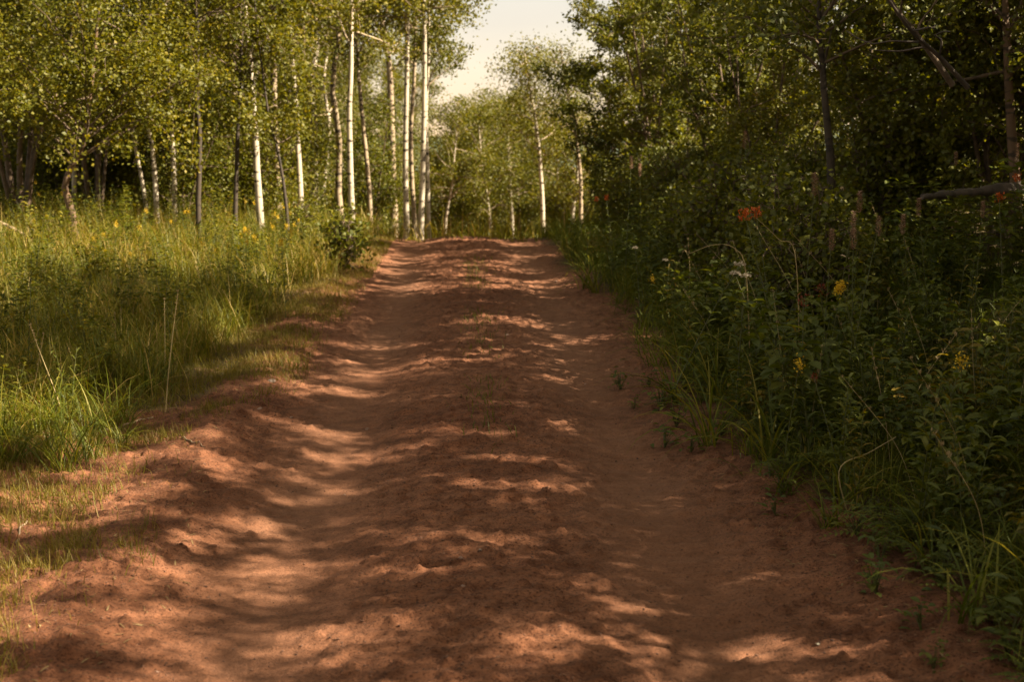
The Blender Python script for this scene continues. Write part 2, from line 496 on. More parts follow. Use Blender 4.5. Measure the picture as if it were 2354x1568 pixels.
# ------------------------------------------------------------------ trees
def grow(g, P, rad, lo, Lmax, nb, leaves_n, leaf, up=(15, 50), prof=.5, mat_rnd=(0, 1), twig_n=5, limb=None, lean=(0, 0), hang=.3, spread=.115):
    """Limbs and leaves along a trunk path. Returns the limbs and the crown."""
    limbs = MB(); C = []; wt = []
    H = P[-1, 2] - P[0, 2]
    m = len(P)
    az = g.uniform(0, 6.28)
    for k in range(nb):
        t = lo + (1 - lo) * ((k + g.uniform(0, 1)) / nb)
        i = min(int(t * (m - 1)), m - 2); f = t * (m - 1) - i
        p0 = P[i] * (1 - f) + P[i + 1] * f
        u = (t - lo) / (1 - lo)
        L = Lmax * (math.sin(math.pi * min(1, (u * .82 + .18))) ** prof) * g.uniform(.6, 1.15)
        az += 2.4 + g.uniform(-.5, .5)
        e = R(g.uniform(*up)) * (1 if g.uniform() > .15 else -.3)
        d = np.array([math.cos(az) * math.cos(e) + lean[0], math.sin(az) * math.cos(e) + lean[1], math.sin(e)]); d = d / np.linalg.norm(d)
        pts = [p0]; q = p0.copy(); dd = d.copy()
        for s in range(5):
            dd = unit(dd + g.normal(size=3) * .16 + np.array([0, 0, .05 * (1 if s < 3 else -1.5)]))
            q = q + dd * L / 5; pts.append(q.copy())
        pts = np.array(pts)
        r0 = min(rad[i] * .55, .010 + .016 * L)
        a, b = tube(pts, np.linspace(r0, .004, 6), 5); limbs.add(a, b, smooth=True)
        for s in range(twig_n):
            tt = g.uniform(.25, 1.0); ii = min(int(tt * 5), 4); ff = tt * 5 - ii
            q0 = pts[ii] * (1 - ff) + pts[ii + 1] * ff
            td = unit(d * .6 + g.normal(size=3) * .7 + np.array([0, 0, .1]))
            tl = L * g.uniform(.22, .5)
            tp = np.array([q0, q0 + td * tl * .5 + g.normal(size=3) * .03, q0 + td * tl + np.array([0, 0, -.08 * tl])])
            a, b = tube(tp, [.006, .0045, .002], 3); limbs.add(a, b)
            kk = np.linspace(.15, 1.05, 7)[:, None]
            C.append(tp[0] * (1 - kk) + tp[2] * kk); wt.append(np.full(7, tl))
        kk = np.linspace(.45, 1, 6)[:, None]
        C.append(pts[2] * (1 - kk) + pts[5] * kk); wt.append(np.full(6, L * .4))
    C = np.concatenate(C); wt = np.concatenate(wt)
    pick = g.choice(len(C), leaves_n, p=wt / wt.sum())
    cc = C[pick] + g.normal(size=(leaves_n, 3)) * np.array([spread, spread, spread * .85])
    crown = MB()
    v, f = leaf_quads(cc, leaf, g, hang)
    # whole sprays lean to one tint, single leaves vary round it
    spray = g.uniform(0, 1, len(C))[pick]
    crown.add(v, f, np.clip(.45 * spray + .55 * g.uniform(0, 1, leaves_n), 0, 1))
    return limbs, crown


BARKS = {'white': BARKW, 'tan': BARKT, 'brown': BARKB, 'dark': BARKD}


def tree(name, label, cat, base, path, r0, bark, leafmat, seed, group=None, flare=1.25, sides=9, **kw):
    """path: points relative to the base, bottom to top"""
    g = np.random.default_rng(seed)
    k = max(16, int((path[-1][2]) * 2.2))
    P = smooth_path(path, k)
    P[:, :2] += np.cumsum(g.normal(size=(k, 2)) * .010, axis=0) * np.linspace(0, 1, k)[:, None]
    t = np.linspace(0, 1, k)
    rad = r0 * (1 - .85 * t ** 1.1) * (1 + (flare - 1) * np.exp(-t * 18)) + .004
    root = thing(name, label, cat, base, group)
    tr = MB(); a, b = tube(P, rad, sides); tr.add(a, b, smooth=True)
    tr.obj('trunk', BARKS[bark], root)
    limbs, crown = grow(g, P, rad, **kw)
    limbs.obj('limbs', BRANCH if bark in ('dark', 'brown') else BARKT, root)
    crown.obj('crown', leafmat, root)
    return root


def px_tree(name, label, cat, pts, Y, wpx, H, bark, seed, leafmat=ASPEN, **kw):
    """A tree whose trunk runs through surveyed spots at distance Y and goes on above them to height H"""
    w = [at(x, y, Y) for x, y in pts]
    x0 = w[0][0]; zg = g0(x0, Y) - .05
    base = np.array([x0, Y, zg])
    path = [np.zeros(3)]
    if w[0][2] - zg < .15: w = w[1:]
    path += [p - base for p in w if p[2] - zg > .1]
    last, prev = path[-1], path[-2]
    d = (last - prev) / max(last[2] - prev[2], .1)
    g = np.random.default_rng(seed + 500)
    while path[-1][2] < H - .6:
        st = min(1.6, H - path[-1][2]); d = d * .7
        path.append(path[-1] + np.array([d[0] * st + g.normal() * .05, g.normal() * .06, st]))
    r0 = wpx / 2 / FPX * Y * .98
    return tree(name, label, cat, base, np.array(path), r0, bark, leafmat, seed, **kw)


A = dict(lo=.52, Lmax=1.7, nb=26, leaves_n=11500, leaf=.052)
PX = [
    # label, points, Y, width, H, bark, overrides
    ('crooked brown-barked tree with an elbow bend in its trunk at the left grass verge', [(168, 607), (168, 520), (163, 478), (147, 430), (160, 385), (180, 355), (195, 310), (205, 240)], 18.6, 19, 5.2, 'brown', dict(lo=.46, Lmax=2.2, nb=26, leaves_n=22000)),
    ('white aspen standing close behind the crooked brown tree', [(180, 560), (172, 480), (170, 400), (166, 300)], 22, 13, 8.5, 'white', {}),
    ('slim pale aspen with an S-bend beside the log-free gap at left', [(362, 520), (357, 430), (350, 340), (338, 290), (330, 200)], 21.5, 11, 8, 'white', dict(lo=.62)),
    ('thin leaning aspen left of the S-bent white one', [(336, 480), (322, 390), (308, 310), (300, 200)], 21.8, 9, 8, 'white', dict(lo=.62)),
    ('tall straight white aspen left of both dark trunks, reaching the top edge', [(402, 470), (396, 330), (388, 200), (378, 60), (372, 0)], 22, 11, 10, 'white', dict(lo=.55)),
    ('dark sinuous bare trunk left of the second dark one', [(455, 470), (458, 330), (448, 190), (452, 60), (447, 0)], 20, 12, 7.5, 'dark', dict(lo=.5, leaves_n=11000)),
    ('dark slender trunk between two white aspens on the left', [(540, 480), (545, 330), (550, 180), (556, 60)], 21, 11, 7, 'dark', dict(lo=.5, leaves_n=9500)),
    ('bright white aspen with broken black patches, the most brilliant of the left wood', [(598, 500), (590, 380), (586, 290), (578, 170), (568, 70), (562, 0)], 22, 17, 10, 'white', dict(lo=.42)),
    ('short-looking pale aspen stem fading into leaves left of the dark slender trunk', [(484, 490), (478, 420), (470, 350), (466, 250)], 26, 10, 8, 'white', {}),
    ('broad pale grey aspen right of the brilliant white one', [(640, 470), (634, 350), (630, 250), (627, 130), (626, 30)], 25, 20, 10, 'tan', dict(lo=.45)),
    ('aspen with white bark split by a brown streak, in the middle of the left wood', [(690, 440), (684, 340), (677, 220), (668, 100), (664, 0)], 24, 14, 10, 'white', dict(lo=.45)),
    ('thin dark sapling trunk leaning left below the grey aspen', [(660, 500), (650, 410), (636, 330), (622, 260)], 21, 8, 4.6, 'dark', dict(lo=.5, Lmax=1.2, nb=16, leaves_n=9000)),
    ('cream forked aspen where the left canopy opens to the sky', [(810, 510), (806, 380), (805, 250), (812, 150), (812, 40)], 23, 15, 10, 'white', dict(lo=.48)),
    ('tan bowed aspen just right of the cream forked one', [(850, 470), (838, 330), (826, 210), (820, 120), (816, 20)], 27, 11, 9.5, 'tan', dict(lo=.45)),
    ('stout tan aspen with a high fork in a sky gap at left', [(905, 480), (902, 380), (900, 290), (898, 190), (893, 120), (880, 40)], 31, 19, 10.5, 'tan', dict(lo=.42, Lmax=2.2)),
    ('tall pale aspen left of the pair at the road crest', [(934, 500), (932, 380), (935, 250), (938, 120), (940, 0)], 26, 14, 10.5, 'white', dict(lo=.47, Lmax=1.5)),
    ('pale aspen slightly behind and right of the tall crest one', [(952, 500), (946, 400), (944, 300), (950, 180), (954, 60)], 29, 11, 10, 'tan', dict(lo=.45)),
    ('smooth cream aspen, left stem of the crest pair beside the far road end', [(966, 560), (970, 450), (974, 330), (977, 200), (979, 80), (979, 0)], 26, 13, 10.5, 'white', dict(lo=.50, Lmax=1.5, leaves_n=16000, lean=(.12, 0))),
    ('thin white aspen, right stem of the crest pair, nearest the road', [(985, 560), (984, 450), (982, 350), (980, 260), (985, 160)], 27, 10, 7.5, 'white', dict(lo=.5, Lmax=1.2, leaves_n=8000)),
    ('slight white aspen sapling beyond the crest in the road gap', [(1022, 560), (1026, 500), (1040, 430), (1046, 380)], 36, 8, 4.4, 'white', dict(lo=.5, Lmax=1.2, leaves_n=8000)),
    ('white-footed aspen with a dense green crown beyond the middle of the crest', [(1128, 560), (1124, 480), (1112, 400), (1106, 320), (1104, 250)], 37, 9, 4.3, 'white', dict(lo=.36, Lmax=1.4, leaves_n=12000, spread=.16)),
    ('white aspen with black knots rising alone beyond the right end of the crest', [(1248, 560), (1246, 470), (1240, 370), (1232, 290), (1222, 230), (1210, 160), (1204, 120)], 34, 12, 4.9, 'white', dict(lo=.42, Lmax=.95, leaves_n=8000, spread=.2)),
    ('blurred pale double-width aspen left of the black-knotted one', [(1190, 560), (1190, 470), (1186, 390), (1180, 320)], 46, 18, 5.4, 'tan', dict(lo=.42, Lmax=1.8)),
    ('leaning bare-topped aspen by the right thicket edge, its sky-lit upper stem thin', [(1335, 420), (1326, 330), (1312, 250), (1298, 190), (1282, 110)], 33, 9, 5.0, 'tan', dict(lo=.42, Lmax=.8, leaves_n=3600, spread=.2)),
    ('dark straight trunk inside the shaded right thicket', [(1912, 420), (1905, 300), (1898, 180), (1890, 60), (1888, 0)], 14, 20, 6.5, 'dark', dict(lo=.42, Lmax=1.7, leaves_n=9000)),
    ('brown trunk half hidden by leaves at the right edge of the view', [(2338, 470), (2330, 350), (2325, 220), (2322, 80), (2320, 0)], 13.6, 26, 7.5, 'brown', dict(lo=.40, Lmax=1.9, leaves_n=13000)),
]
for n_, (lab, pts, Y, w, H, bark, ov) in enumerate(PX):
    right = pts[0][0] > 1850
    px_tree('aspen_tree' if bark in ('white', 'tan') else 'slender_tree', lab, 'tree', pts, Y, w, H, bark, 100 + n_, THICK if right else ASPEN, **{**A, **ov})

for n_, (px, top, Y, lab) in enumerate([
    (1062, 262, 41, 'yellow-green young aspen beyond the crest, just right of the crest pair'),
    (1098, 205, 45, 'round-topped green aspen beyond the crest under the narrow end of the sky gap'),
    (1150, 165, 43, 'full green aspen beyond the crest just left of the black-knotted one'),
    (1178, 150, 40, 'slim green aspen touching the black-knotted one from the left, beyond the crest'),
    (1285, 200, 42, 'green aspen filling the space between the black-knotted and the leaning one'),
    (1325, 170, 38, 'leafy aspen standing against the far end of the right thicket'),
    (1016, 345, 38, 'low leafy aspen seen between the crest pair and the road gap')]):
    x_ = (px - 1177) / FPX * Y
    z_ = float(gz(x_, Y)); H_ = at(px, top, Y)[2] - z_ - .8
    g = np.random.default_rng(900 + n_); H_n = max(4, int(H_))
    pth = np.zeros((H_n + 1, 3)); pth[:, 2] = np.linspace(0, H_, H_n + 1); pth[1:, :2] += g.normal(size=(H_n, 2)) * .08
    tree('aspen_tree', lab, 'tree', (x_, Y, z_ - .05), pth, .06, 'white', ASPEN, 900 + n_, lo=.34, Lmax=1.3, nb=26, leaves_n=8500, leaf=.06, spread=.13)

# ---- stock trees for the depth of the wood: each variant is itself the first of its copies
def straight(g, H, lean=.05, wob=.12):
    n = max(4, int(H))
    p = np.zeros((n + 1, 3)); p[:, 2] = np.linspace(0, H, n + 1)
    a = g.uniform(0, 6.28)
    p[:, 0] = np.cos(a) * lean * p[:, 2]; p[:, 1] = np.sin(a) * lean * p[:, 2]
    p[1:, :2] += g.normal(size=(n, 2)) * wob
    return p


def spots(n, yr, xf, sep, g, avoid=None, tries=6000):
    out = []
    for _ in range(tries):
        y = yr[0] + (yr[1] - yr[0]) * g.uniform() ** .8
        x = xf(y, g)
        if x is None: continue
        if avoid and avoid(x, y): continue
        if all((x - a) ** 2 + (y - b) ** 2 > sep * sep for a, b in out):
            out.append((x, y))
            if len(out) >= n: break
    return out


def scatter(name, label, cat, group, protos, pts, g, sc=(.85, 1.15), dz=-.06, cap=None):
    """protos: functions that build one variant at the world origin; later spots copy them"""
    made = []
    for i, (x, y) in enumerate(pts):
        loc = (x, y, g0(x, y) + dz); rz = g.uniform(0, 6.28); s = g.uniform(*sc)
        if cap: s = min(s, cap(x, y, loc[2]))
        if i < len(protos):
            r_ = protos[i](label, group); r_.location = loc; r_.rotation_euler = (0, 0, rz); r_.scale = (s, s, s); made.append(r_)
        else:
            dup(made[i % len(protos)], loc, rz, s)


gg = np.random.default_rng(21)


def in_gap(x, y):
    """ground seen through the opening at the end of the road"""
    px = 1177 + x / y * FPX
    return (870 if y < 45 else 960) < px < 1350


def avoid_left(x, y):
    return in_gap(x, y)


def mk_aspen(seed, H, bark, n=15000, lo=.28, Lmax=1.8, leaf=.056, mat=ASPEN):
    def f(label, group):
        g = np.random.default_rng(seed)
        return tree('aspen_tree', label, 'tree', (0, 0, 0), straight(g, H), .035 + .004 * H, bark, mat, seed, group, lo=lo, Lmax=Lmax, nb=26, leaves_n=n, leaf=leaf)
    return f


left_pts = spots(66, (27, 62), lambda y, g: -g.uniform(3.2 if y < 30 else 2.0, .42 * y + 2), 1.9, gg, avoid_left)
scatter('aspen_tree', 'pale-trunked aspen deep in the sunlit wood left of the road', 'tree', 'aspens deep in the left wood',
        [mk_aspen(301, 9.5, 'white', lo=.45), mk_aspen(302, 8.5, 'tan', 13000, lo=.45), mk_aspen(303, 10.5, 'white', lo=.36), mk_aspen(304, 9, 'white', 13000)], left_pts, gg)

far_pts = spots(27, (50, 95), lambda y, g: g.uniform(-.10, .07) * y, 2.0, gg)
scatter('aspen_tree', 'low distant aspen in the hollow beyond the end of the road', 'tree', 'aspens in the hollow beyond the crest',
        [mk_aspen(311, 6.2, 'white', 9000, .2, 1.6, .075), mk_aspen(312, 5.6, 'tan', 9000, .2, 1.6, .075), mk_aspen(313, 6.8, 'white', 9000, .25, 1.5, .075)], far_pts, gg, cap=lambda x, y, z: (at(1177, 300, y)[2] - z) / 7.0)

right_far = spots(44, (33, 70), lambda y, g: g.uniform(3.4 + .06 * (y - 27), .42 * y + 2), 2.0, gg, in_gap)
scatter('aspen_tree', 'green aspen standing in the wood behind the right thicket', 'tree', 'aspens in the wood behind the right thicket',
        [mk_aspen(321, 6.2, 'white', lo=.2), mk_aspen(322, 6.8, 'tan', 13000, lo=.2)], right_far, gg)


def mk_shrub(seed, H, n, mat, leaf, nst=5, Lmax=.9, name='thicket_shrub', cat='shrub', stemmat=BRANCH, r0=.022, spread_=.55, spr=.12, lo=.10, tw=4):
    def f(label, group):
        g = np.random.default_rng(seed)
        root = thing(name, label, cat, (0, 0, 0), group)
        st = MB(); lm = MB(); cr_ = MB()
        for k in range(nst):
            a = k * 2.4 + g.uniform(0, 1); h = H * g.uniform(.6, 1.05)
            out_ = g.uniform(.3, 1) * spread_ * H * .5
            path = np.array([[.06 * math.cos(a), .06 * math.sin(a), 0], [out_ * .35 * math.cos(a), out_ * .35 * math.sin(a), h * .35],
                             [out_ * .75 * math.cos(a + .2), out_ * .75 * math.sin(a + .2), h * .7], [out_ * math.cos(a + .3), out_ * math.sin(a + .3), h]])
            P = smooth_path(path, 12); rad = np.linspace(r0 * g.uniform(.7, 1.2), .004, 12)
            va, fa = tube(P, rad, 6); st.add(va, fa, smooth=True)
            l, c = grow(g, P, rad, lo, Lmax, 13, n // nst, leaf, up=(0, 55), twig_n=tw, spread=spr)
            for b in l.b: lm.add(b[0], b[1] - b[1].min(), b[2], 0, True)
            for b in c.b: cr_.add(b[0], b[1] - b[1].min(), b[2])
        for b in lm.b: st.add(b[0], b[1] - b[1].min(), b[2], 0, True)
        st.obj('stems', stemmat, root)
        cr_.obj('foliage', mat, root)
        return root
    return f


# sunlit understory of the left wood
und = spots(74, (22.5, 46), lambda y, g: -g.uniform(3.6 if y < 27 else 1.6, .40 * y + 1), 1.15, gg, avoid_left)
for k_, (px_s, Y_s) in enumerate([(20, 24.5), (70, 26), (120, 23.6), (215, 25), (262, 27), (300, 24.2), (385, 26.5), (430, 24.6), (500, 25.8), (15, 28), (560, 27.5), (640, 26.2)]):
    und.append(((px_s - 1177) / FPX * Y_s, Y_s))
scatter('aspen_sapling', 'bushy sunlit sapling filling the undergrowth of the left wood', 'sapling', 'saplings under the left wood',
        [mk_shrub(401, 2.6, 8500, SAPL, .05, 4, .8, 'aspen_sapling', 'sapling'), mk_shrub(402, 3.4, 10500, SAPL, .05, 4, .9, 'aspen_sapling', 'sapling'), mk_shrub(403, 1.8, 6000, SAPL, .048, 4, .7, 'aspen_sapling', 'sapling')], und, gg)
und2 = spots(15, (30, 60), lambda y, g: g.uniform(-.08, .06) * y, 1.4, gg, lambda x, y: y < 40 and any(abs(1177 + x / y * FPX - c) < 95 for c in (1030, 1127, 1245)))
scatter('aspen_sapling', 'yellow-green bush below the far side of the crest', 'bush', 'bushes beyond the crest',
        [mk_shrub(411, 2.0, 5000, SAPL, .065, 4, .8, 'bush', 'bush'), mk_shrub(412, 2.6, 5500, SAPL, .065, 4, .8, 'bush', 'bush')], und2, gg)

# near left: leafy small tree over the crooked trunk's left, two bushes by the road
f = mk_shrub(421, 4.9, 28000, ASPEN, .046, 6, 1.3, 'leafy_tree', 'tree', BRANCH, .05, lo=.36)
r_ = f('spreading small-leaved tree filling the upper left corner', None); r_.location = (*at(50, 560, 20.5)[:2], g0(at(50, 560, 20.5)[0], 20.5))
f = mk_shrub(422, 4.2, 14000, ASPEN, .044, 5, .85, 'leafy_tree', 'tree', BRANCH, .045, lo=.36)
r_ = f('leafy small tree just right of the crooked brown trunk', None); r_.location = (*at(222, 560, 22.0)[:2], g0(at(222, 560, 22)[0], 22))
f = mk_shrub(423, .95, 3600, THICK, .045, 5, .3, 'bush', 'bush', BRANCH, .014, .7)
p = at(690, 590, 21.5); r_ = f('dark green rounded bush at the left road edge', None); r_.scale = (.75, .75, .75); r_.location = (p[0], p[1], g0(p[0], p[1]))
f = mk_shrub(424, .75, 700, SAPL, .07, 5, .25, 'bush', 'bush', BRANCH, .012, .6)
p = at(792, 600, 18.6); r_ = f('bright leafy seedling with large pale leaves beside the dark bush', None); r_.location = (p[0], p[1], g0(p[0], p[1]))

# right thicket: wall of shrubs and small trees whose shade lies over the road
thicket = []
for (x, y) in [(2.6, 24.5), (3.3, 22), (3.0, 27.5), (4.4, 25), (3.6, 19.6), (4.6, 17.6), (5.6, 20.5), (4.2, 15.3), (5.5, 14.2), (6.6, 17), (4.9, 14.4), (6.6, 11.9), (7.2, 13.9), (5.6, 9.6), (6.8, 8.4), (6.2, 5.6), (7.4, 3.0), (6.6, .6), (8.2, 6.6), (8.4, 10.4), (7.6, -1.6), (5.7, 10.9), (2.05, 27.2)]:
    thicket.append((x, y))
scatter('thicket_shrub', 'tall dark leafy shrub in the shaded thicket along the right of the road', 'shrub', 'shrubs of the right thicket',
        [mk_shrub(431, 5.4, 22000, THICK, .056, 6, 1.3, r0=.035, spr=.055, tw=3), mk_shrub(432, 4.6, 20000, THICK, .055, 6, 1.2, r0=.03, spr=.055, tw=3), mk_shrub(433, 6.0, 24000, THICK, .058, 6, 1.4, r0=.04, spr=.055, tw=3)], thicket, gg, (.88, 1.12))
scatter('thicket_tree', 'tall dense tree behind the right thicket', 'tree', 'tall trees behind the right thicket',
        [mk_shrub(451, 7.8, 42000, THICK, .062, 7, 1.5, 'thicket_tree', 'tree', r0=.06, spr=.07, lo=.25, tw=3), mk_shrub(452, 8.4, 46000, THICK, .062, 7, 1.6, 'thicket_tree', 'tree', r0=.06, spr=.07, lo=.25, tw=3)],
        [(7.2, 5.5), (8.6, 7.4), (7.4, 1.1), (6.8, -.4), (8.0, -2.6)], gg, (.9, 1.08))
scatter('thin_tree', 'unseen thin-crowned tree added right of the road to dapple its light', 'tree', 'unseen thin-crowned trees added right of the road near the viewer',  # out-of-view trees put in to break the near sunlight into dapples
        [mk_shrub(455, 7.6, 19000, THICK, .055, 7, 1.5, 'thin_tree', 'tree', r0=.05, spr=.06, lo=.2, tw=3)], [(7.3, 3.4), (6.9, 1.7), (8.3, 2.4), (8.9, 4.9), (8.5, .6)], gg, (.92, 1.05))
scatter('aspen_tree', 'unseen tall aspen added above the right thicket to shade the left verge', 'tree', 'unseen tall aspens added over the right thicket',  # out of view, put in so their high crowns shade the left grass
        [mk_aspen(331, 11.0, 'tan', 24000, .58, 1.9)], [(8.3, 9.3), (9.2, 11.6), (8.8, 7.6)], gg, (.95, 1.05))
low = spots(30, (8.5, 27), lambda y, g: rc(y) + g.uniform(2.5, 4.2) + .05 * max(0, 14 - y), 1.0, gg, lambda x, y: y < 14.5 and x > .235 * y)
scatter('low_shrub', 'waist-high leafy shrub at the foot of the right thicket', 'shrub', 'low shrubs at the foot of the thicket',
        [mk_shrub(441, 1.5, 4200, THICK, .05, 5, .55, 'low_shrub', r0=.014), mk_shrub(442, 1.1, 3400, THICK, .048, 5, .45, 'low_shrub', r0=.012)], low + [(4.5, 15.9), (5.0, 16.8), (5.5, 18.2), (5.3, 15.6), (5.9, 17.2), (6.3, 19.2), (4.9, 18.6), (6.9, 20.6)], gg)

scatter('aspen_tree', 'leafy aspen closing the wood behind the viewer', 'tree', 'aspens behind the viewer',
        [mk_aspen(341, 8.0, 'white', 20000, .12, 2.0, .065), mk_aspen(342, 9.0, 'tan', 22000, .12, 2.1, .065)],
        [(-6.0, 1.5), (-7.5, 5.5), (-5.0, -2.5), (-6.8, -6), (-3.6, -6.5), (-1.2, -8.5), (1.6, -8.0), (4.4, -7.0), (-.2, -12), (3.2, -12), (-4.2, -11), (6.8, -10)], gg)

# dead branches and log in the right thicket
def limb_obj(name, label, cat, pts, r0, r1, mat, side=(), seed=1):
    g = np.random.default_rng(seed)
    base = np.array(pts[0], float)
    P = smooth_path(np.array(pts) - base, 16)
    mb = MB(); a, b = tube(P, np.linspace(r0, r1, 16), 8); mb.add(a, b, smooth=True)
    for (t, d, L) in side:
        q = P[int(t * 15)]; dd = np.array(d, float); pp = [q]
        for s in range(5):
            dd = unit(dd + g.normal(size=3) * .28); q = q + dd * L / 5; pp.append(q)
        a, b = tube(smooth_path(np.array(pp), 11), np.linspace(r0 * .45, .004, 11), 5); mb.add(a, b, smooth=True)
    o = mb.obj(name, mat); o.location = base
    return tag(o, label, cat)


limb_obj('dead_branch', 'bare pale-barked dead branch slanting down through the top of the right thicket', 'branch',
         [at(2225, 200, 11.2), at(2160, 130, 11), at(2095, 70, 10.8), at(2030, -20, 10.6)], .022, .010, LOGM,
         [(.35, (-.7, 0, .5), .5), (.55, (-.9, 0, .1), .6), (.7, (.6, 0, -.2), .3), (.5, (-.8, -.2, -.3), .45)], 3)
limb_obj('dead_branch', 'thinner dark branch crossing under the bare pale one', 'branch',
         [at(2190, 195, 11.6), at(2120, 95, 11.5), at(2060, 20, 11.4), at(2040, -30, 11.4)], .026, .012, BRANCH,
         [(.4, (.5, 0, .6), .4), (.6, (-.7, 0, .3), .4)], 4)
limb_obj('dead_branch', 'dead brown branch poking from the left edge of the left wood', 'branch',
         [at(118, 600, 18), at(80, 560, 18), at(30, 525, 18), at(-40, 495, 18)], .03, .02, STICK, [(.4, (.2, 0, .8), .3)], 5)
mb = MB()
p0, p1 = at(2120, 452, 12.2), at(2420, 424, 13.1)
k_ = np.linspace(0, 1, 24)[:, None]; P = p0 * (1 - k_) + p1 * k_ - p0
g = np.random.default_rng(9)
a, b = tube(P, np.linspace(.028, .062, 24) + .006 * g.normal(size=24), 12); a += g.normal(size=a.shape) * .004; mb.add(a, b, smooth=True)
for e_ in (0, 23):
    ring = np.arange(12) + e_ * 12
    c_ = len(a)
    mb.add(np.vstack([a[ring], a[ring].mean(0)]), np.array([[i, (i + 1) % 12, 12] for i in range(12)]))
lg = mb.obj('fallen_log', LOGM); lg.location = p0
tag(lg, 'weathered grey log lying among the plants at the far right', 'log')

# ------------------------------------------------------------------ grass
def blades(name, pts, h, w, mat, seed, lean=.35, droop=.9, nseg=3, dry=0.0, label=None):
    g = np.random.default_rng(seed); n = len(pts)
    z = gz(pts[:, 0], pts[:, 1]) - .01
    P = np.column_stack([pts, z])
    L = h * g.uniform(.45, 1.2, n)
    v, f, k = ribbons(P, g.uniform(0, 6.28, n), math.pi / 2 - np.abs(g.normal(0, lean, n)), L, w * g.uniform(.6, 1.3, n), np.abs(g.normal(droop, .5, n)), nseg, roll=g.uniform(-.6, .6, n))
    patch = .5 + .5 * fbm(pts[:, 0] * .8, pts[:, 1] * .8, seed, 3)
    rn = np.clip(.55 * g.uniform(0, 1, n) + .45 * patch + (g.uniform(0, 1, n) < dry) * .45, 0, 1)
    mb = MB(); mb.add(v, f, np.repeat(rn, k))
    return tag(mb.obj(name, mat), label, None, None, 'stuff')


def field(n, yr, xf, keep, seed, ypow=1.0):
    g = np.random.default_rng(seed)
    y = yr[0] + (yr[1] - yr[0]) * g.uniform(0, 1, n) ** ypow
    x = xf(y, g.uniform(0, 1, n))
    m = keep(x, y, g.uniform(0, 1, n))
    return np.column_stack([x, y])[m]


def left_tall(x, y, u):
    r = x - rc(y)
    d = (edge_l(y) - .42 - .65 * sstep(9.5, 7.5, y) - .3 * sstep(14, 9, y)) - r + .35 * fbm(x * .9, y * .9, 201, 3)
    return u < sstep(0, .55, d) * (.55 + .45 * sstep(-.5, .3, fbm(x * .7, y * .7, 202, 2)))


pts = field(80000, (7.4, 27), lambda y, u: rc(y) - 1.7 - u * (.36 * y + .3), left_tall, 31, .9)
far_m = pts[:, 1] > 15
blades('tall_grass', pts[~far_m], .50, .0065, GRASS, 32, .38, 1.0, 3, .13, 'sunlit tall green and straw grass on the left verge')
blades('meadow_grass', pts[far_m], .56, .010, GRASS, 33, .38, 1.0, 3, .15, 'sunlit tall grass farther along the left verge')


def left_short(x, y, u):
    r = x - rc(y)
    d = edge_l(y) + .18 - r
    pat = sstep(.02, .55, fbm(x * 1.25, y * 1.25, 205, 3) + .75 * sstep(8.5, 11, y) + .9 * np.exp(-((r + 2.0) / .3) ** 2 - ((y - 5.5) / .6) ** 2))
    return u < sstep(0, .3, d) * (pat * .9 + .03 + .8 * sstep(.5, 1.1, d)) * sstep(3.0, 1.4, d)


pts = field(150000, (4.4, 25), lambda y, u: rc(y) - 1.3 - u * 2.2, left_short, 35, 1.2)
blades('short_grass', pts, .10, .0045, SHORT, 36, .5, .7, 2, .08, 'short yellow-green grass in patches on the left shoulder')


def centre_keep(x, y, u):
    r = x - rc(y)
    return u < np.exp(-((r - .02) / .13) ** 2) * sstep(.05, .5, vnoise(y * .7, 4.4, 207) + .2 * sstep(11, 15, y) - .3 * sstep(12, 9, y)) * sstep(22, 19, y)


pts = field(5200, (7, 22), lambda y, u: rc(y) - .4 + u * .8, centre_keep, 37)
blades('road_centre_grass', pts, .10, .006, GRASSR, 38, .6, .8, 2, .02, 'sparse green grass growing on the hump between the wheel tracks')


def right_keep(x, y, u):
    r = x - rc(y)
    d = r - edge_r(y) + .22 * fbm(x * 1.3, y * 1.3, 211, 3)
    return u < sstep(0, .5, d) * (.45 + .55 * sstep(-.4, .4, fbm(x * .9, y * .9, 212, 2)))


pts = field(85000, (4.6, 27), lambda y, u: rc(y) + 1.35 + u * (2.4 + .06 * y), right_keep, 41, 1.1)
nearm = pts[:, 1] < 11
blades('bank_grass', pts[nearm], .36, .0065, GRASSR, 42, .5, 1.3, 4, .03, 'shaded arching green grass on the right bank')
blades('bank_grass', pts[~nearm], .42, .009, GRASSR, 43, .45, 1.1, 3, .05, 'shaded grass farther along the right bank')

# undergrowth floor in both woods
def wood_keep(x, y, u):
    r = x - rc(y)
    return u < np.where(r < 0, sstep(3.5, 5, -r), sstep(3.0, 4.5, r)) * .9


pts = field(30000, (24, 60), lambda y, u: (u - .5) * .9 * y, lambda x, y, u: u < .9, 45)
blades('woodland_grass', pts, .6, .02, GRASS, 46, .4, .9, 2, .12, 'rough grass on the floor of the woods')

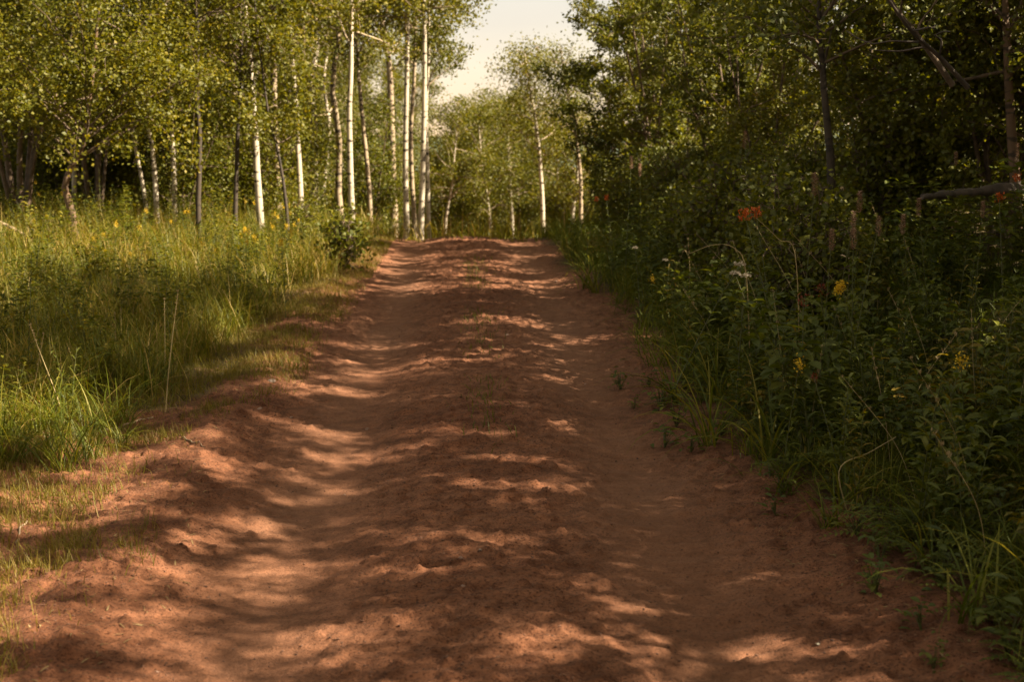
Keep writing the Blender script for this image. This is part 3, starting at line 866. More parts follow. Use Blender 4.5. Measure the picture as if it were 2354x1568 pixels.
# ------------------------------------------------------------------ herbs on the right bank
def herb_leafy(seed, H, nl, ll, lw, whorl=2, mat=None):
    """an upright stem with lance-shaped leaves"""
    def f(label, group):
        g = np.random.default_rng(seed)
        root = thing('leafy_herb', label, 'plant', (0, 0, 0), group)
        st = MB(); lf = MB()
        for s in range(g.integers(2, 4)):
            a = g.uniform(0, 6.28); le = g.uniform(.05, .28)
            h = H * g.uniform(.7, 1.1)
            P = smooth_path(np.array([[.02 * math.cos(a), .02 * math.sin(a), 0], [le * h * .4 * math.cos(a), le * h * .4 * math.sin(a), h * .5], [le * h * math.cos(a), le * h * math.sin(a), h]]), 9)
            va, fa = tube(P, np.linspace(.0035, .0015, 9), 5); st.add(va, fa, smooth=True)
            t = np.linspace(.12, 1, nl); q = np.array([np.interp(t, np.linspace(0, 1, 9), P[:, i]) for i in range(3)]).T
            for w_ in range(whorl):
                n = nl
                v, f_, k = ribbons(q, a + np.arange(n) * 1.57 + w_ * math.pi + g.uniform(-.4, .4, n), R(40) + g.uniform(-.3, .4, n), ll * (1.05 - .55 * t) * g.uniform(.8, 1.2, n), lw * (1.05 - .5 * t), g.uniform(.7, 1.5, n), 3, shape='leaf', roll=g.uniform(-.4, .4, n))
                lf.add(v, f_, np.repeat(g.uniform(0, 1, n), k))
        st.obj('stem', STEMG, root); lf.obj('leaves', mat or HERB, root)
        return root
    return f


def herb_clump(seed, H, n, w):
    """a clump of broad arching grass blades"""
    def f(label, group):
        g = np.random.default_rng(seed)
        mb = MB()
        P = np.column_stack([g.normal(0, .035, n), g.normal(0, .035, n), np.zeros(n)])
        v, f_, k = ribbons(P, g.uniform(0, 6.28, n), R(78) - np.abs(g.normal(0, .25, n)), H * g.uniform(.6, 1.2, n), w * g.uniform(.6, 1.2, n), g.uniform(.8, 2.2, n), 6, roll=g.uniform(-.5, .5, n))
        mb.add(v, f_, np.repeat(g.uniform(.1, .9, n), k))
        return tag(mb.obj('grass_clump', GRASSR), label, 'grass clump', group)
    return f


def herb_bush(seed, H, n, leaf, mat=None):
    def f(label, group):
        g = np.random.default_rng(seed)
        root = thing('broadleaf_herb', label, 'plant', (0, 0, 0), group)
        st = MB(); lf = MB(); C = []
        for s in range(9):
            a = g.uniform(0, 6.28); o_ = g.uniform(.1, .42) * H
            h = H * g.uniform(.5, 1)
            P = smooth_path(np.array([[0, 0, 0], [o_ * .5 * math.cos(a), o_ * .5 * math.sin(a), h * .6], [o_ * math.cos(a), o_ * math.sin(a), h]]), 7)
            va, fa = tube(P, np.linspace(.003, .0012, 7), 4); st.add(va, fa, smooth=True)
            C.append(P[2:])
        C = np.concatenate(C)
        q = C[g.integers(0, len(C), n)] + g.normal(size=(n, 3)) * .03
        v, f_, k = ribbons(q, g.uniform(0, 6.28, n), g.uniform(-.1, .7, n), leaf * g.uniform(.6, 1.3, n), leaf * .5 * g.uniform(.7, 1.2, n), g.uniform(.3, 1.2, n), 3, shape='leaf', roll=g.uniform(-.5, .5, n))
        lf.add(v, f_, np.repeat(g.uniform(0, 1, n), k))
        st.obj('stem', STEMG, root); lf.obj('leaves', mat or HERB, root)
        return root
    return f


def herb_feather(seed, H):
    """ferny fronds"""
    def f(label, group):
        g = np.random.default_rng(seed)
        mb = MB()
        for s in range(9):
            a = g.uniform(0, 6.28); L = H * g.uniform(.6, 1.1); e0 = R(g.uniform(45, 80)); n = 16
            t = np.linspace(0, 1, n); e = e0 - 1.2 * t
            dl = L / n
            q = np.column_stack([np.cumsum(np.cos(e) * math.cos(a)) * dl, np.cumsum(np.cos(e) * math.sin(a)) * dl, np.cumsum(np.sin(e)) * dl])
            va, fa = tube(q, np.linspace(.0022, .0008, n), 3); mb.add(va, fa, .4)
            for sd in (-1, 1):
                v, f_, k = ribbons(q[3:], a + sd * R(62), g.uniform(-.2, .3, n - 3), L * .24 * (1.1 - t[3:]) * g.uniform(.8, 1.2, n - 3), .014, .4, 2, shape='leaf')
                mb.add(v, f_, np.repeat(g.uniform(0, 1, n - 3), k))
        return tag(mb.obj('ferny_herb', HERB), label, 'plant', group)
    return f


def bank(n, yr, lo, hi, sep, g, ypow=1.6):
    out = []
    for _ in range(n * 40):
        y = yr[0] + (yr[1] - yr[0]) * g.uniform() ** ypow
        x = rc(y) + edge_r(y) + lo + (hi + .02 * y - lo) * g.uniform()
        if all((x - a) ** 2 + (y - b) ** 2 > (sep * (.6 + .05 * y)) ** 2 for a, b in out):
            out.append((float(x), float(y)))
            if len(out) >= n: break
    return out


scatter('leafy_herb', 'upright weed with lance-shaped leaves among the plants of the right bank', 'plant', 'leafy weeds on the right bank',
        [herb_leafy(501, .62, 11, .12, .026), herb_leafy(502, .8, 13, .13, .03), herb_leafy(503, .6, 10, .10, .022, mat=HERBY)], bank(150, (4.7, 20), .15, 2.0, .22, gg), gg, (.75, 1.25), -.01)
scatter('grass_clump', 'clump of broad arching grass blades on the right bank', 'grass clump', 'grass clumps on the right bank',
        [herb_clump(511, .62, 26, .011), herb_clump(512, .5, 22, .009), herb_clump(513, .75, 30, .012)], bank(120, (4.6, 17), -.05, 1.6, .24, gg), gg, (.7, 1.2), -.01)
scatter('broadleaf_herb', 'bushy broad-leaved herb on the right bank', 'plant', 'broad-leaved herbs on the right bank',
        [herb_bush(521, .55, 150, .075), herb_bush(522, .75, 190, .085), herb_bush(523, .5, 120, .06, HERBY)], bank(130, (5.0, 20), .25, 2.2, .24, gg), gg, (.75, 1.25), -.01)
scatter('ferny_herb', 'ferny-leaved herb at the front of the right bank', 'plant', 'ferny herbs on the right bank',
        [herb_feather(531, .45), herb_feather(532, .32)], bank(90, (4.6, 15), -.05, 1.4, .22, gg), gg, (.7, 1.25), -.01)
scatter('leafy_seedling', 'small leafy seedling rooted in the bare dirt at the right road edge', 'plant', 'seedlings at the right road edge',
        [herb_bush(541, .12, 26, .045), herb_bush(542, .17, 34, .05)], bank(34, (4.5, 11), -.35, .1, .2, gg), gg, (.6, 1.3), -.005)

scatter('broadleaf_herb', 'bushy herb crowding round the weathered log', 'plant', 'herbs round the weathered log',
        [herb_bush(545, .8, 200, .08), herb_bush(546, .65, 170, .07)], [(3.5, 11.4), (3.85, 11.9), (4.1, 11.5), (3.75, 11.6), (4.2, 11.8), (4.6, 12.1), (4.0, 13.2), (4.4, 13.6), (4.9, 13.4), (3.7, 13.9), (4.3, 14.8), (5.0, 15.2), (4.7, 11.4), (3.9, 15.6), (5.3, 14.2)], gg, (1.05, 1.45), -.01)
# left verge weeds
def lbank(n, yr, lo, hi, sep, g):
    out = []
    for _ in range(n * 40):
        y = g.uniform(*yr); x = rc(y) + edge_l(y) - lo - (hi - lo) * g.uniform()
        if all((x - a) ** 2 + (y - b) ** 2 > sep ** 2 for a, b in out):
            out.append((float(x), float(y)))
            if len(out) >= n: break
    return out


scatter('leafy_herb', 'leafy weed standing in the sunlit grass of the left verge', 'plant', 'weeds in the left verge',
        [herb_leafy(551, .7, 12, .10, .02, mat=SAPL), herb_leafy(552, .9, 14, .10, .02, mat=SAPL)], lbank(230, (8.4, 24), .8, 7, .34, gg), gg, (.7, 1.1), -.01)
scatter('broadleaf_herb', 'bushy herb standing in the sunlit grass of the left verge', 'plant', 'bushy herbs in the left verge',
        [herb_bush(571, .72, 170, .06, SAPL), herb_bush(572, .6, 150, .055, SAPL)], lbank(210, (8.6, 24), .9, 7.5, .38, gg), gg, (.7, 1.15), -.01)
scatter('grass_clump', 'clump of long grass blades at the front of the left verge', 'grass clump', 'grass clumps on the left verge',
        [herb_clump(561, .5, 34, .008), herb_clump(562, .42, 30, .007)], lbank(60, (7.8, 15), .75, 2.4, .2, gg) + [(-2.55 - .75 * k_ / 22 + .1 * (k_ % 3), 7.9 + (k_ * .37) % 1.6) for k_ in range(22)], gg, (.7, 1.25), -.01)

# ------------------------------------------------------------------ flowers, each surveyed
def bits(g, C, s, n, r):
    q = C[g.integers(0, len(C), n)] + g.normal(size=(n, 3)) * r
    return leaf_quads(q, s, g, -.2, .7)


def flower_proto(kind, seed, h):
    """builder of one flowering plant: stem, leaves and a flower head; the head's centre is at height h above the base"""
    def f(label, cat, group):
        g = np.random.default_rng(seed)
        root = thing({'spike': 'spike_flower', 'brush': 'orange_wildflower', 'red': 'red_wildflower', 'yel': 'yellow_wildflower', 'yarrow': 'white_wildflower'}[kind], label, cat, (0, 0, 0), group)
        a = g.uniform(0, 6.28); le = g.uniform(.05, .30)
        P = smooth_path(np.array([[0, 0, 0], [le * .5 * math.cos(a), le * .5 * math.sin(a), h * .55], [le * math.cos(a), le * math.sin(a), h]]), 9)
        P[:, :2] -= P[-1, :2]
        st = MB(); va, fa = tube(P, np.linspace(.003, .0018, 9), 5); st.add(va, fa, smooth=True); st.obj('stem', STEMG, root)
        t = np.linspace(.2, .85, 8); q = np.array([np.interp(t, np.linspace(0, 1, 9), P[:, i]) for i in range(3)]).T
        lf = MB()
        for w_ in range(2):
            v, f_, k = ribbons(q, np.arange(8) * 1.57 + w_ * math.pi, R(35) + g.uniform(-.2, .2, 8), .09 * (1.1 - .5 * t), .02, 1.0, 3, shape='leaf')
            lf.add(v, f_, np.repeat(g.uniform(0, 1, 8), k))
        lf.obj('leaves', HERB, root)
        fl = MB(); T = P[-1]
        if kind == 'spike':
            n = 210; zz = g.uniform(-.05, .05, n); an = g.uniform(0, 6.28, n); rr = .012 * (1 - (zz / .065) ** 2)
            q = np.column_stack([T[0] + rr * np.cos(an) * .5, T[1] + rr * np.sin(an) * .5, T[2] + zz])
            v, f_, k = ribbons(q, an, R(30), .013 * g.uniform(.7, 1.3, n), .006, .3, 2, shape='leaf'); fl.add(v, f_, np.repeat(g.uniform(0, 1, n), k))
            fl.obj('flower_spike', SPIKE, root)
        elif kind in ('brush', 'red'):
            n = 56 if kind == 'brush' else 26
            s_ = .023 if kind == 'brush' else .020
            q = T + np.column_stack([g.normal(0, .010, n), g.normal(0, .010, n), g.uniform(-.03, .015, n)])
            v, f_, k = ribbons(q, g.uniform(0, 6.28, n), R(50) + g.normal(0, .4, n), s_ * g.uniform(.5, 1.1, n), .007, .6, 2, shape='leaf'); fl.add(v, f_, np.repeat(g.uniform(0, 1, n), k))
            fl.obj('flower_head', ORNG if kind == 'brush' else REDP, root)
        elif kind == 'yel':
            n = 70
            q = T + np.column_stack([g.normal(0, .013, n), g.normal(0, .013, n), g.normal(0, .020, n) - .008])
            v, f_ = leaf_quads(q, .012, g, -.2, .8); fl.add(v, f_, g.uniform(0, 1, n))
            fl.obj('flower_head', YELL, root)
        else:
            n = 46
            r_ = .020 * np.sqrt(g.uniform(0, 1, n)); an = g.uniform(0, 6.28, n)
            q = T + np.column_stack([r_ * np.cos(an), r_ * np.sin(an), .012 - r_ * .25 + g.normal(0, .003, n)])
            v, f_ = leaf_quads(q, .011, g, -.3, .9); fl.add(v, f_, g.uniform(0, 1, n))
            fl.obj('flower_head', WHIT, root)
        return root
    return f


def put_flowers(kind, h, seed, cat, group, lst, low=.15):
    protos = [flower_proto(kind, seed + i, h) for i in range(3)]
    made = []
    for i, (px, py, Y, label) in enumerate(lst):
        T = at(px, py, Y); gr = g0(T[0], T[1]); T[2] = max(T[2], gr + low)
        hh = max(T[2] - gr, .18)
        s = min(max(hh / h, .5), 1.7)
        loc = (T[0], T[1], T[2] - h * s)
        if i < 3:
            o = protos[i](label, cat, group); o.location = loc; o.scale = (s, s, s); o.rotation_euler = (0, 0, gg.uniform(0, 6.28)); made.append(o)
        else:
            dup(made[i % 3], loc, gg.uniform(0, 6.28), s, label, group)


put_flowers('spike', .95, 601, 'flower', 'tan-pink flower spikes on the right bank', [
    (1873, 425, 9.6, 'lone tan-pink flower spike left of the others, above the orange flower\'s right'),
    (1976, 465, 9.4, 'tan-pink spike tilting beside a pair of small white blossoms'),
    (1962, 512, 8.8, 'nodding tan-pink spike just above an upright one'),
    (1962, 550, 8.6, 'upright tan-pink spike directly under the nodding one'),
    (2020, 520, 9.0, 'faded spike between the nodding spike and the tall narrow one'),
    (2076, 516, 9.0, 'tall narrow tan spike right of the faded one'),
    (1912, 552, 8.6, 'dull spike low at the left end of the spike cluster'),
    (2197, 365, 12.0, 'pinkish spike left of the weathered log\'s upper side'),
    (2112, 477, 9.8, 'short pale spike left of the weathered log'),
    (2259, 482, 9.6, 'white-tipped pink spike in front of the weathered log'),
    (2339, 346, 11.5, 'pink spike highest at the right edge of the picture'),
    (1451, 374, 16.5, 'first of two buff spikes near the far end of the right bank'),
    (1471, 391, 16.5, 'second of two buff spikes near the far end, the lower one'),
    (1713, 322, 14.0, 'buff spike high up in the middle of the thicket foot')])
put_flowers('brush', .80, 611, 'flower', 'orange wildflowers on the right bank', [
    (1712, 492, 9.6, 'largest orange-red flower head, left half, beside a bright stalk'),
    (1738, 488, 9.7, 'orange-red flower head, right half of the largest cluster'),
    (1372, 457, 17.0, 'left one of two orange flowers by the far end of the right bank'),
    (1394, 453, 17.0, 'right one of two orange flowers by the far end of the right bank'),
    (2297, 453, 9.8, 'small orange flower in front of the weathered log'),
    (2337, 408, 10.5, 'orange flower above the right end of the weathered log')])
put_flowers('red', .55, 621, 'flower', 'dark red wildflowers on the right bank', [
    (1885, 661, 8.2, 'dark red flower head left of the tall goldenrod'),
    (1847, 688, 8.0, 'smaller dark red flower left below its neighbour'),
    (1871, 868, 7.4, 'deep red flower low beside the grass near the goldenrod foot')])
put_flowers('yel', .60, 631, 'flower', 'yellow wildflowers on the right bank', [
    (1838, 833, 7.5, 'small yellow flower left of the goldenrod foot'),
    (2209, 830, 7.0, 'orange-yellow flower low in the dark plants at the right'),
    (1500, 640, 12.5, 'yellow flower dotting the dark bank near its middle')])
put_flowers('yarrow', .5, 641, 'flower', 'white wildflowers on the right bank', [
    (1700, 612, 9.2, 'uppermost of three pale dried flower heads near the bent stalk'),
    (1690, 632, 9.1, 'left lower one of three pale dried flower heads'),
    (1714, 638, 9.2, 'right lower one of three pale dried flower heads'),
    (1460, 572, 14.0, 'white blossom near the road on the middle of the bank'),
    (1530, 600, 13.0, 'white blossom a little right of the middle one')])
ylist = []
for i in range(40):
    x_, y_ = gg.uniform(40, 680), gg.uniform(505, 600)
    if i < 14: x_, y_ = gg.uniform(560, 690), gg.uniform(515, 560)
    ylist.append((x_, y_, gg.uniform(14, 23.5), 'yellow flower head among the sunlit grass tops of the left verge'))
put_flowers('yel', .75, 651, 'flower', 'yellow flowers in the left verge', ylist, .60)


# the tall goldenrod with a nodding head
def goldenrod(label, top, foot, hook, seed, s=1.0):
    g = np.random.default_rng(seed)
    base = np.array(foot, float)
    root = thing('goldenrod', label, 'flower', base)
    P = smooth_path(np.array([[0, 0, 0], *[np.array(q) - base for q in top], np.array(hook) - base]), 26)
    st = MB(); va, fa = tube(P, np.linspace(.0055, .002, 26), 6); st.add(va, fa, smooth=True); st.obj('stem', STEMG, root)
    idx_ = np.arange(3, 21); lf = MB(); n = len(idx_)
    v, f_, k = ribbons(P[idx_], idx_ * 2.4, R(45) + g.uniform(-.2, .2, n), .10 * s * g.uniform(.7, 1.1, n), .014, .9, 3, shape='leaf'); lf.add(v, f_, np.repeat(g.uniform(.5, 1, n), k))
    lf.obj('leaves', HERB, root)
    fl = MB(); v, f_ = bits(g, P[20:], .014, 260, .013); fl.add(v, f_, g.uniform(0, 1, 260)); fl.obj('flower_head', YELL, root)


f0 = at(2006, 935, 8.2); f0[2] = min(f0[2], g0(f0[0], f0[1]) + .02)
goldenrod('tall goldenrod with a nodding yellow tip standing out of the dark bank', [at(1982, 860, 8.2), at(1962, 770, 8.2), at(1946, 700, 8.2), at(1936, 656, 8.2)], f0, at(1926, 668, 8.2), 661)

# stalks
def stalk(name, label, cat, pts, r0, mat, head=None, headmat=None, seed=1, leaves=None):
    g = np.random.default_rng(seed)
    gr = g0(pts[0][0], pts[0][1])
    if pts[0][2] - gr > .1:            # rooted in the ground below its first visible spot
        pts = [np.array([pts[0][0] + .06, pts[0][1] + .03, gr - .01])] + list(pts)
    base = np.array(pts[0], float)
    root = thing(name, label, cat, base)
    P = smooth_path(np.array(pts) - base, 20)
    mb = MB(); a, b = tube(P, np.linspace(r0, r0 * .45, 20), 5); mb.add(a, b, smooth=True); mb.obj('stem', mat, root)
    if head:
        i0 = int(20 * (1 - head)); n = 70
        h = MB(); q = P[g.integers(i0, 20, n)]
        v, f_, k = ribbons(q, g.uniform(0, 6.28, n), R(60) + g.normal(0, .2, n), .02, .005, .1, 2, shape='leaf'); h.add(v, f_, np.repeat(g.uniform(0, 1, n), k)); h.obj('seed_head', headmat, root)
    if leaves:
        n = leaves; l = MB(); q = P[np.linspace(3, 16, n).astype(int)]
        v, f_, k = ribbons(q, g.uniform(0, 6.28, n), R(50), .16, .012, 1.2, 4, shape='leaf'); l.add(v, f_, np.repeat(g.uniform(0, .6, n), k)); l.obj('leaves', HERB, root)
    return root


def gp(px, py):
    p = ground_pt(px, py); return p


p = gp(380, 948); Y = p[1]
stalk('grass_stalk', 'tallest dry grass stalk, rooted at the edge of the bare dirt on the left', 'grass stalk', [p, at(388, 850, Y), at(398, 760, Y), at(409, 672, Y)], .005, STEMD, .22, STRAW, 1, 3)
p = gp(379, 868); Y = p[1]
stalk('grass_stalk', 'straight dry grass stalk just left of the tallest one', 'grass stalk', [p, at(379, 800, Y), at(378, 690, Y)], .005, STEMD, .2, STRAW, 2)
p = gp(266, 850); Y = p[1]
stalk('grass_stalk', 'dry grass stalk with a tan feathery head left of the two tall ones', 'grass stalk', [p, at(266, 790, Y), at(264, 722, Y)], .0042, STEMD, .45, STRAW, 3)
p = gp(66, 905); Y = p[1]
stalk('tall_weed', 'tall thin weed with drooping dark leaves at the left border', 'plant', [p, at(66, 800, Y), at(70, 690, Y), at(72, 580, Y)], .005, STEMG, None, None, 4, 11)
p = gp(60, 960); Y = p[1]
stalk('seed_weed', 'weed with pale round seed heads low at the left border', 'plant', [p, at(80, 880, Y), at(100, 770, Y)], .004, STEMD, .35, STRAW, 5, 5)
p = gp(150, 985); Y = p[1]
stalk('dry_weed', 'bleached dry weed stem leaning left in the front grass clump', 'plant', [p, at(130, 910, Y), at(88, 800, Y), at(70, 750, Y)], .004, STEMD, .3, STRAW, 6)
Y = 9.2
stalk('bent_stalk', 'bright straw-coloured stalk bent over horizontally above the right bank', 'grass stalk', [at(1716, 640, Y), at(1690, 572, Y), at(1640, 563, Y), at(1582, 584, Y)], .0045, STEMD, None, None, 7)
stalk('bent_stalk', 'bright stalk slanting below the largest orange flower', 'grass stalk', [at(1830, 600, 9.3), at(1790, 550, 9.3), at(1738, 500, 9.3)], .004, STEMD, None, None, 8)
Y = 8.0
stalk('bent_stalk', 'yellow-green blade stalk reaching out over the dirt from the right bank', 'grass stalk', [at(1610, 930, 9.2), at(1560, 908, 9.1), at(1480, 932, 9.0)], .004, STEMG, None, None, 9)
stalk('bent_stalk', 'long yellow grass stalk slanting across the lower right plants', 'grass stalk', [at(1930, 1080, 6.9), at(2000, 1040, 6.9), at(2060, 1005, 6.9)], .004, STEMD, None, None, 10)

def dry_stem(seed, h):
    def f(label, group):
        g = np.random.default_rng(seed)
        root = thing('dry_weed', label, 'dry weed', (0, 0, 0), group)
        le = g.uniform(.2, .6)
        P = smooth_path(np.array([[0, 0, 0], [le * .3 * h, .02, h * .5], [le * h, .0, h * .95]]), 14)
        mb = MB(); a, b = tube(P, np.linspace(.0028, .0012, 14), 4); mb.add(a, b, smooth=True); mb.obj('stem', STEMD, root)
        n = 40; q = P[g.integers(10, 14, n)] + g.normal(0, .004, (n, 3))
        hd = MB(); v, f_, k = ribbons(q, g.uniform(0, 6.28, n), R(55) + g.normal(0, .3, n), .018, .005, .2, 2, shape='leaf'); hd.add(v, f_, np.repeat(g.uniform(0, .6, n), k)); hd.obj('seed_head', STRAW, root)
        return root
    return f


scatter('dry_weed', 'thin dry straw-coloured weed with a small seed head leaning out of the right bank', 'dry weed', 'dry weeds on the right bank',
        [dry_stem(801, .8), dry_stem(802, 1.0), dry_stem(803, .65)], bank(46, (5.2, 16), .3, 2.0, .3, gg), gg, (.7, 1.2), -.01)

# sticks and stones on the ground
def ground_stick(label, a_, b_, r, mat):
    p, q = gp(*a_), gp(*b_)
    n = 9; k = np.linspace(0, 1, n)[:, None]; P = p * (1 - k) + q * k
    P[:, 2] = gz(P[:, 0], P[:, 1]) + r * 1.0
    P[1:-1] += rng.normal(size=(n - 2, 3)) * .006
    limb_obj('dry_stick', label, 'stick', [P[i] for i in range(n)], r, r * .6, mat)


ground_stick('long bleached stick lying on the dirt by the left grass', (218, 1003), (352, 963), .008, STICK)
ground_stick('short dry stick in the bare dirt at the lower left border', (38, 1255), (62, 1205), .006, STICK)
ground_stick('thin grey stick on the left shoulder below the long bleached one', (420, 1010), (470, 1030), .005, STICK)


def mk_rock(seed, n=1):
    g = np.random.default_rng(seed)
    import bmesh
    bm = bmesh.new(); bmesh.ops.create_icosphere(bm, subdivisions=2, radius=1)
    Vv = np.array([v.co[:] for v in bm.verts]); Ff = np.array([[v.index for v in f_.verts] for f_ in bm.faces]); bm.free()
    for _ in range(6):
        d = unit(g.normal(size=3)); c = g.uniform(.45, .8); k = Vv @ d
        Vv = Vv - np.clip(k - c, 0, None)[:, None] * d
    return Vv * np.array([1, .75, .5]), Ff


def stone(label, px, py, size, mat, seed, group=None):
    p = gp(px, py); v, f_ = mk_rock(seed)
    mb = MB(); mb.add(v * size, f_); o = mb.obj('stone', mat); o.location = (p[0], p[1], p[2] + size * .18); o.rotation_euler = (0, 0, seed)
    tag(o, label, 'stone', group)


for i, (px, py, s_, m_, lab) in enumerate([
    (624, 878, .035, PALE, 'flat pale stone on the left edge of the dirt road'),
    (670, 962, .022, STONE, 'brown stone near the left wheel track before the lit patch'),
    (1345, 885, .02, STONE, 'dark small stone in the right wheel track'),
    (1165, 771, .022, STONE, 'dark stone on the hump far along the road'),
    (1104, 1267, .016, PALE, 'pale pebble on the lit strip of the hump'),
    (1060, 1284, .016, STONE, 'dark pebble left of the pale pebble on the lit strip'),
    (845, 988, .022, STONE, 'dark flat stone at the lit bend of the left rut'),
    (360, 1548, .014, STONE, 'dark stone at the bottom of the picture left of the middle'),
    (596, 942, .03, STONE, 'broken dark clod at the lit edge of the left shoulder'),
    (790, 1140, .014, STONE, 'small dark stone in the shaded left rut'),
    (1278, 648, .03, STONE, 'dark stone at the right road edge near the crest'),
    (1064, 1350, .014, STONE, 'shaded stone on the hump below the lit strip')]):
    stone(lab, px, py, s_, m_, 701 + i)

def fallen_leaf(label, px, py, size, mat, seed):
    g = np.random.default_rng(seed); p = gp(px, py)
    v, f_, k = ribbons(np.array([[0, 0, .004]] * 3), seed + np.array([-.7, 0, .8]), .15, size * np.array([.8, 1, .75]), size * .42, .5, 4, shape='leaf', roll=.2)
    mb = MB(); mb.add(v, f_, .8); o = mb.obj('fallen_leaf', mat); o.location = p
    tag(o, label, 'leaf')


fallen_leaf('pale lobed leaf fallen in the right wheel track near the bottom edge', 1880, 1486, .030, WHIT, 1)
fallen_leaf('yellowed leaf fallen on the bare right edge of the road', 2080, 1330, .035, HERBY, 2)
fallen_leaf('curled brown leaf fallen in the left wheel track', 560, 1392, .030, LITTER, 3)
fallen_leaf('small brown leaf fallen on the hump at the bottom of the picture', 1010, 1490, .026, LITTER, 4)

# scattered grit and crumbs of dirt: nobody could count them
gq = np.random.default_rng(77)
n = 34000
y = 4.3 + 16 * gq.uniform(0, 1, n) ** 1.9
r_ = gq.uniform(-2.6, 2.0, n)
tr_ = np.exp(-((r_ + .93) / .3) ** 2) + np.exp(-((r_ - .84) / .3) ** 2)
k_ = gq.uniform(0, 1, n) > tr_ * .75
y, r_ = y[k_], r_[k_]; x = r_ + rc(y); n = len(x)
s = .0020 + .0060 * gq.uniform(0, 1, n) ** 6 + .00025 * y
v0, f0_ = mk_rock(5)
import bmesh as _b
bm = _b.new(); _b.ops.create_icosphere(bm, subdivisions=1, radius=1)
v0 = np.array([v.co[:] for v in bm.verts]); f0_ = np.array([[v.index for v in q.verts] for q in bm.faces]); bm.free()
ang = gq.uniform(0, 6.28, n)
sv = v0[None] * (s[:, None, None] * gq.uniform(.55, 1.3, (n, len(v0), 1))) * np.array([1, .8, .6])
rx = sv[:, :, 0] * np.cos(ang)[:, None] - sv[:, :, 1] * np.sin(ang)[:, None]
ry = sv[:, :, 0] * np.sin(ang)[:, None] + sv[:, :, 1] * np.cos(ang)[:, None]
VV = np.stack([rx + x[:, None], ry + y[:, None], sv[:, :, 2] + (gz(x, y) + s * .05)[:, None]], -1)
FF = f0_[None] + (np.arange(n) * len(v0))[:, None, None]
mb = MB(); mb.add(VV.reshape(-1, 3), FF.reshape(-1, 3))
tag(mb.obj('gravel', GRIT), 'grit and crumbs of red dirt scattered over the road', None, None, 'stuff')

# leaf litter on the shoulders
n = 1300
y = 4.3 + 16 * gq.uniform(0, 1, n) ** 1.5; sd = gq.uniform(0, 1, n) < .6
r_ = np.where(sd, edge_l(y) - gq.exponential(.5, n) + .3, edge_r(y) + gq.exponential(.3, n) - .35); x = r_ + rc(y)
v, f_, k = ribbons(np.column_stack([x, y, gz(x, y) + .004]), gq.uniform(0, 6.28, n), gq.uniform(-.1, .5, n), gq.uniform(.015, .06, n), gq.uniform(.003, .012, n), .4, 2)
mb = MB(); mb.add(v, f_, np.repeat(gq.uniform(0, 1, n), k))
tag(mb.obj('plant_litter', LITTER), 'dry bits of leaf and straw on the road shoulders', None, None, 'stuff')

# ------------------------------------------------------------------ light
EL, AZ = 39.0, -12.0        # sun height; its bearing measured from +X (right) towards +Y (ahead)
d = Vector((math.cos(R(AZ)) * math.cos(R(EL)), math.sin(R(AZ)) * math.cos(R(EL)), math.sin(R(EL))))
sl = bpy.data.lights.new('sun', 'SUN'); sl.energy = 5.0; sl.angle = R(.45); sl.color = (1, .87, .66)
so = bpy.data.objects.new('sun', sl); col.objects.link(so); so.rotation_euler = d.to_track_quat('Z', 'Y').to_euler(); so.location = d * 60

w = bpy.data.worlds.new('World'); scene.world = w; w.use_nodes = True
nt = w.node_tree; bg = nt.nodes['Background']
sky = nt.nodes.new('ShaderNodeTexSky'); sky.sky_type = 'NISHITA'; sky.sun_disc = False
sky.sun_elevation = R(EL); sky.sun_rotation = R(90 - AZ); sky.air_density = 1.0; sky.dust_density = 1.0; sky.ozone_density = .6; sky.altitude = 1500
mul = nt.nodes.new('ShaderNodeMixRGB'); mul.blend_type = 'MULTIPLY'; mul.inputs[0].default_value = 1; mul.inputs[2].default_value = (1.22, .92, .60, 1)
nt.links.new(sky.outputs[0], mul.inputs[1])
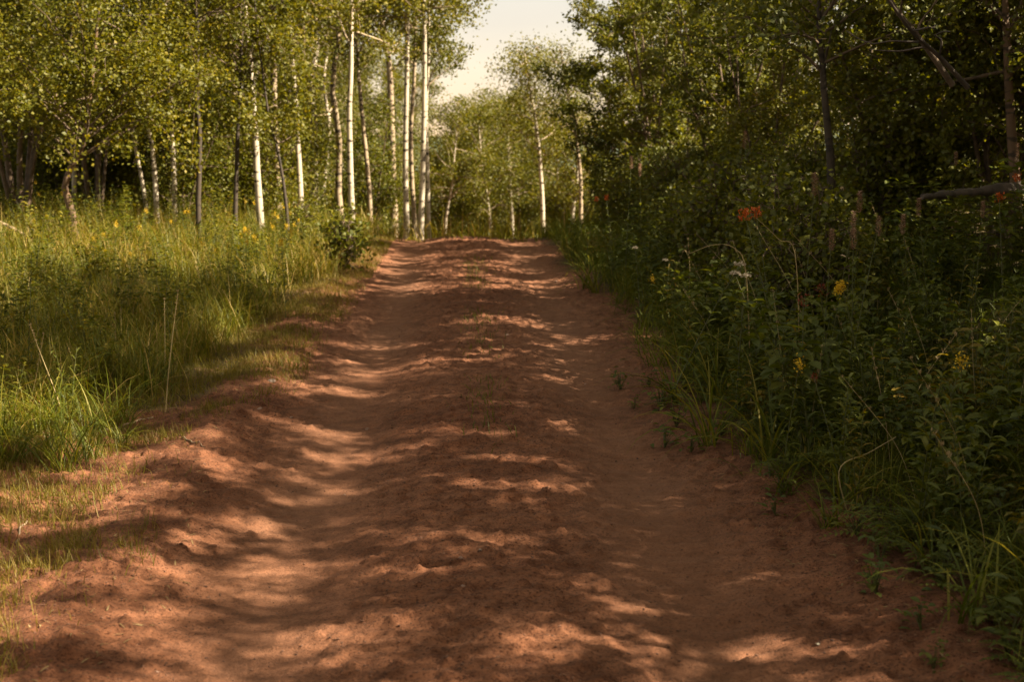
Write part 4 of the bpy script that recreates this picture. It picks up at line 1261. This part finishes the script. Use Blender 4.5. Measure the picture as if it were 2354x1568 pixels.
# a grey bank of thin cloud low in the sky, with soft streaks
tcw = nt.nodes.new('ShaderNodeTexCoord'); sx = nt.nodes.new('ShaderNodeSeparateXYZ'); nt.links.new(tcw.outputs['Generated'], sx.inputs[0])
mpw = nt.nodes.new('ShaderNodeMapping'); mpw.inputs['Scale'].default_value = (3, 3, 14); nt.links.new(tcw.outputs['Generated'], mpw.inputs[0])
nz = nt.nodes.new('ShaderNodeTexNoise'); nz.inputs['Scale'].default_value = 1.4; nz.inputs['Detail'].default_value = 5; nt.links.new(mpw.outputs[0], nz.inputs['Vector'])
ad = nt.nodes.new('ShaderNodeMath'); ad.operation = 'MULTIPLY_ADD'; ad.inputs[1].default_value = .22; nt.links.new(nz.outputs[0], ad.inputs[0]); nt.links.new(sx.outputs[2], ad.inputs[2])
cb = ramp(nt, [(.08, (.42, .385, .46)), (.30, (.64, .56, .58)), (.62, (1.45, 1.16, .82))]); nt.links.new(ad.outputs[0], cb.inputs[0])
mul2 = nt.nodes.new('ShaderNodeMixRGB'); mul2.blend_type = 'MULTIPLY'; mul2.inputs[0].default_value = 1
nt.links.new(mul.outputs[0], mul2.inputs[1]); nt.links.new(cb.outputs[0], mul2.inputs[2]); nt.links.new(mul2.outputs[0], bg.inputs[0])
bg.inputs[1].default_value = .095

# ------------------------------------------------------------------ camera
cam = bpy.data.cameras.new('camera'); co = bpy.data.objects.new('camera', cam); col.objects.link(co)
co.location = (0, 0, CAMZ); co.rotation_euler = (math.pi / 2 - PITCH, 0, 0)
cam.sensor_width = 36; cam.lens = FPX / 2354 * 36; cam.clip_start = .05; cam.clip_end = 8000
cam.dof.use_dof = True; cam.dof.focus_distance = 8.6; cam.dof.aperture_fstop = 3.2
scene.camera = co
vs = scene.view_settings; vs.view_transform = 'Standard'; vs.look = 'None'; vs.exposure = 2.0; vs.gamma = 1
scene.cycles.max_bounces = 6; scene.cycles.diffuse_bounces = 3; scene.cycles.glossy_bounces = 2; scene.cycles.transmission_bounces = 3
scene.cycles.use_denoising = True
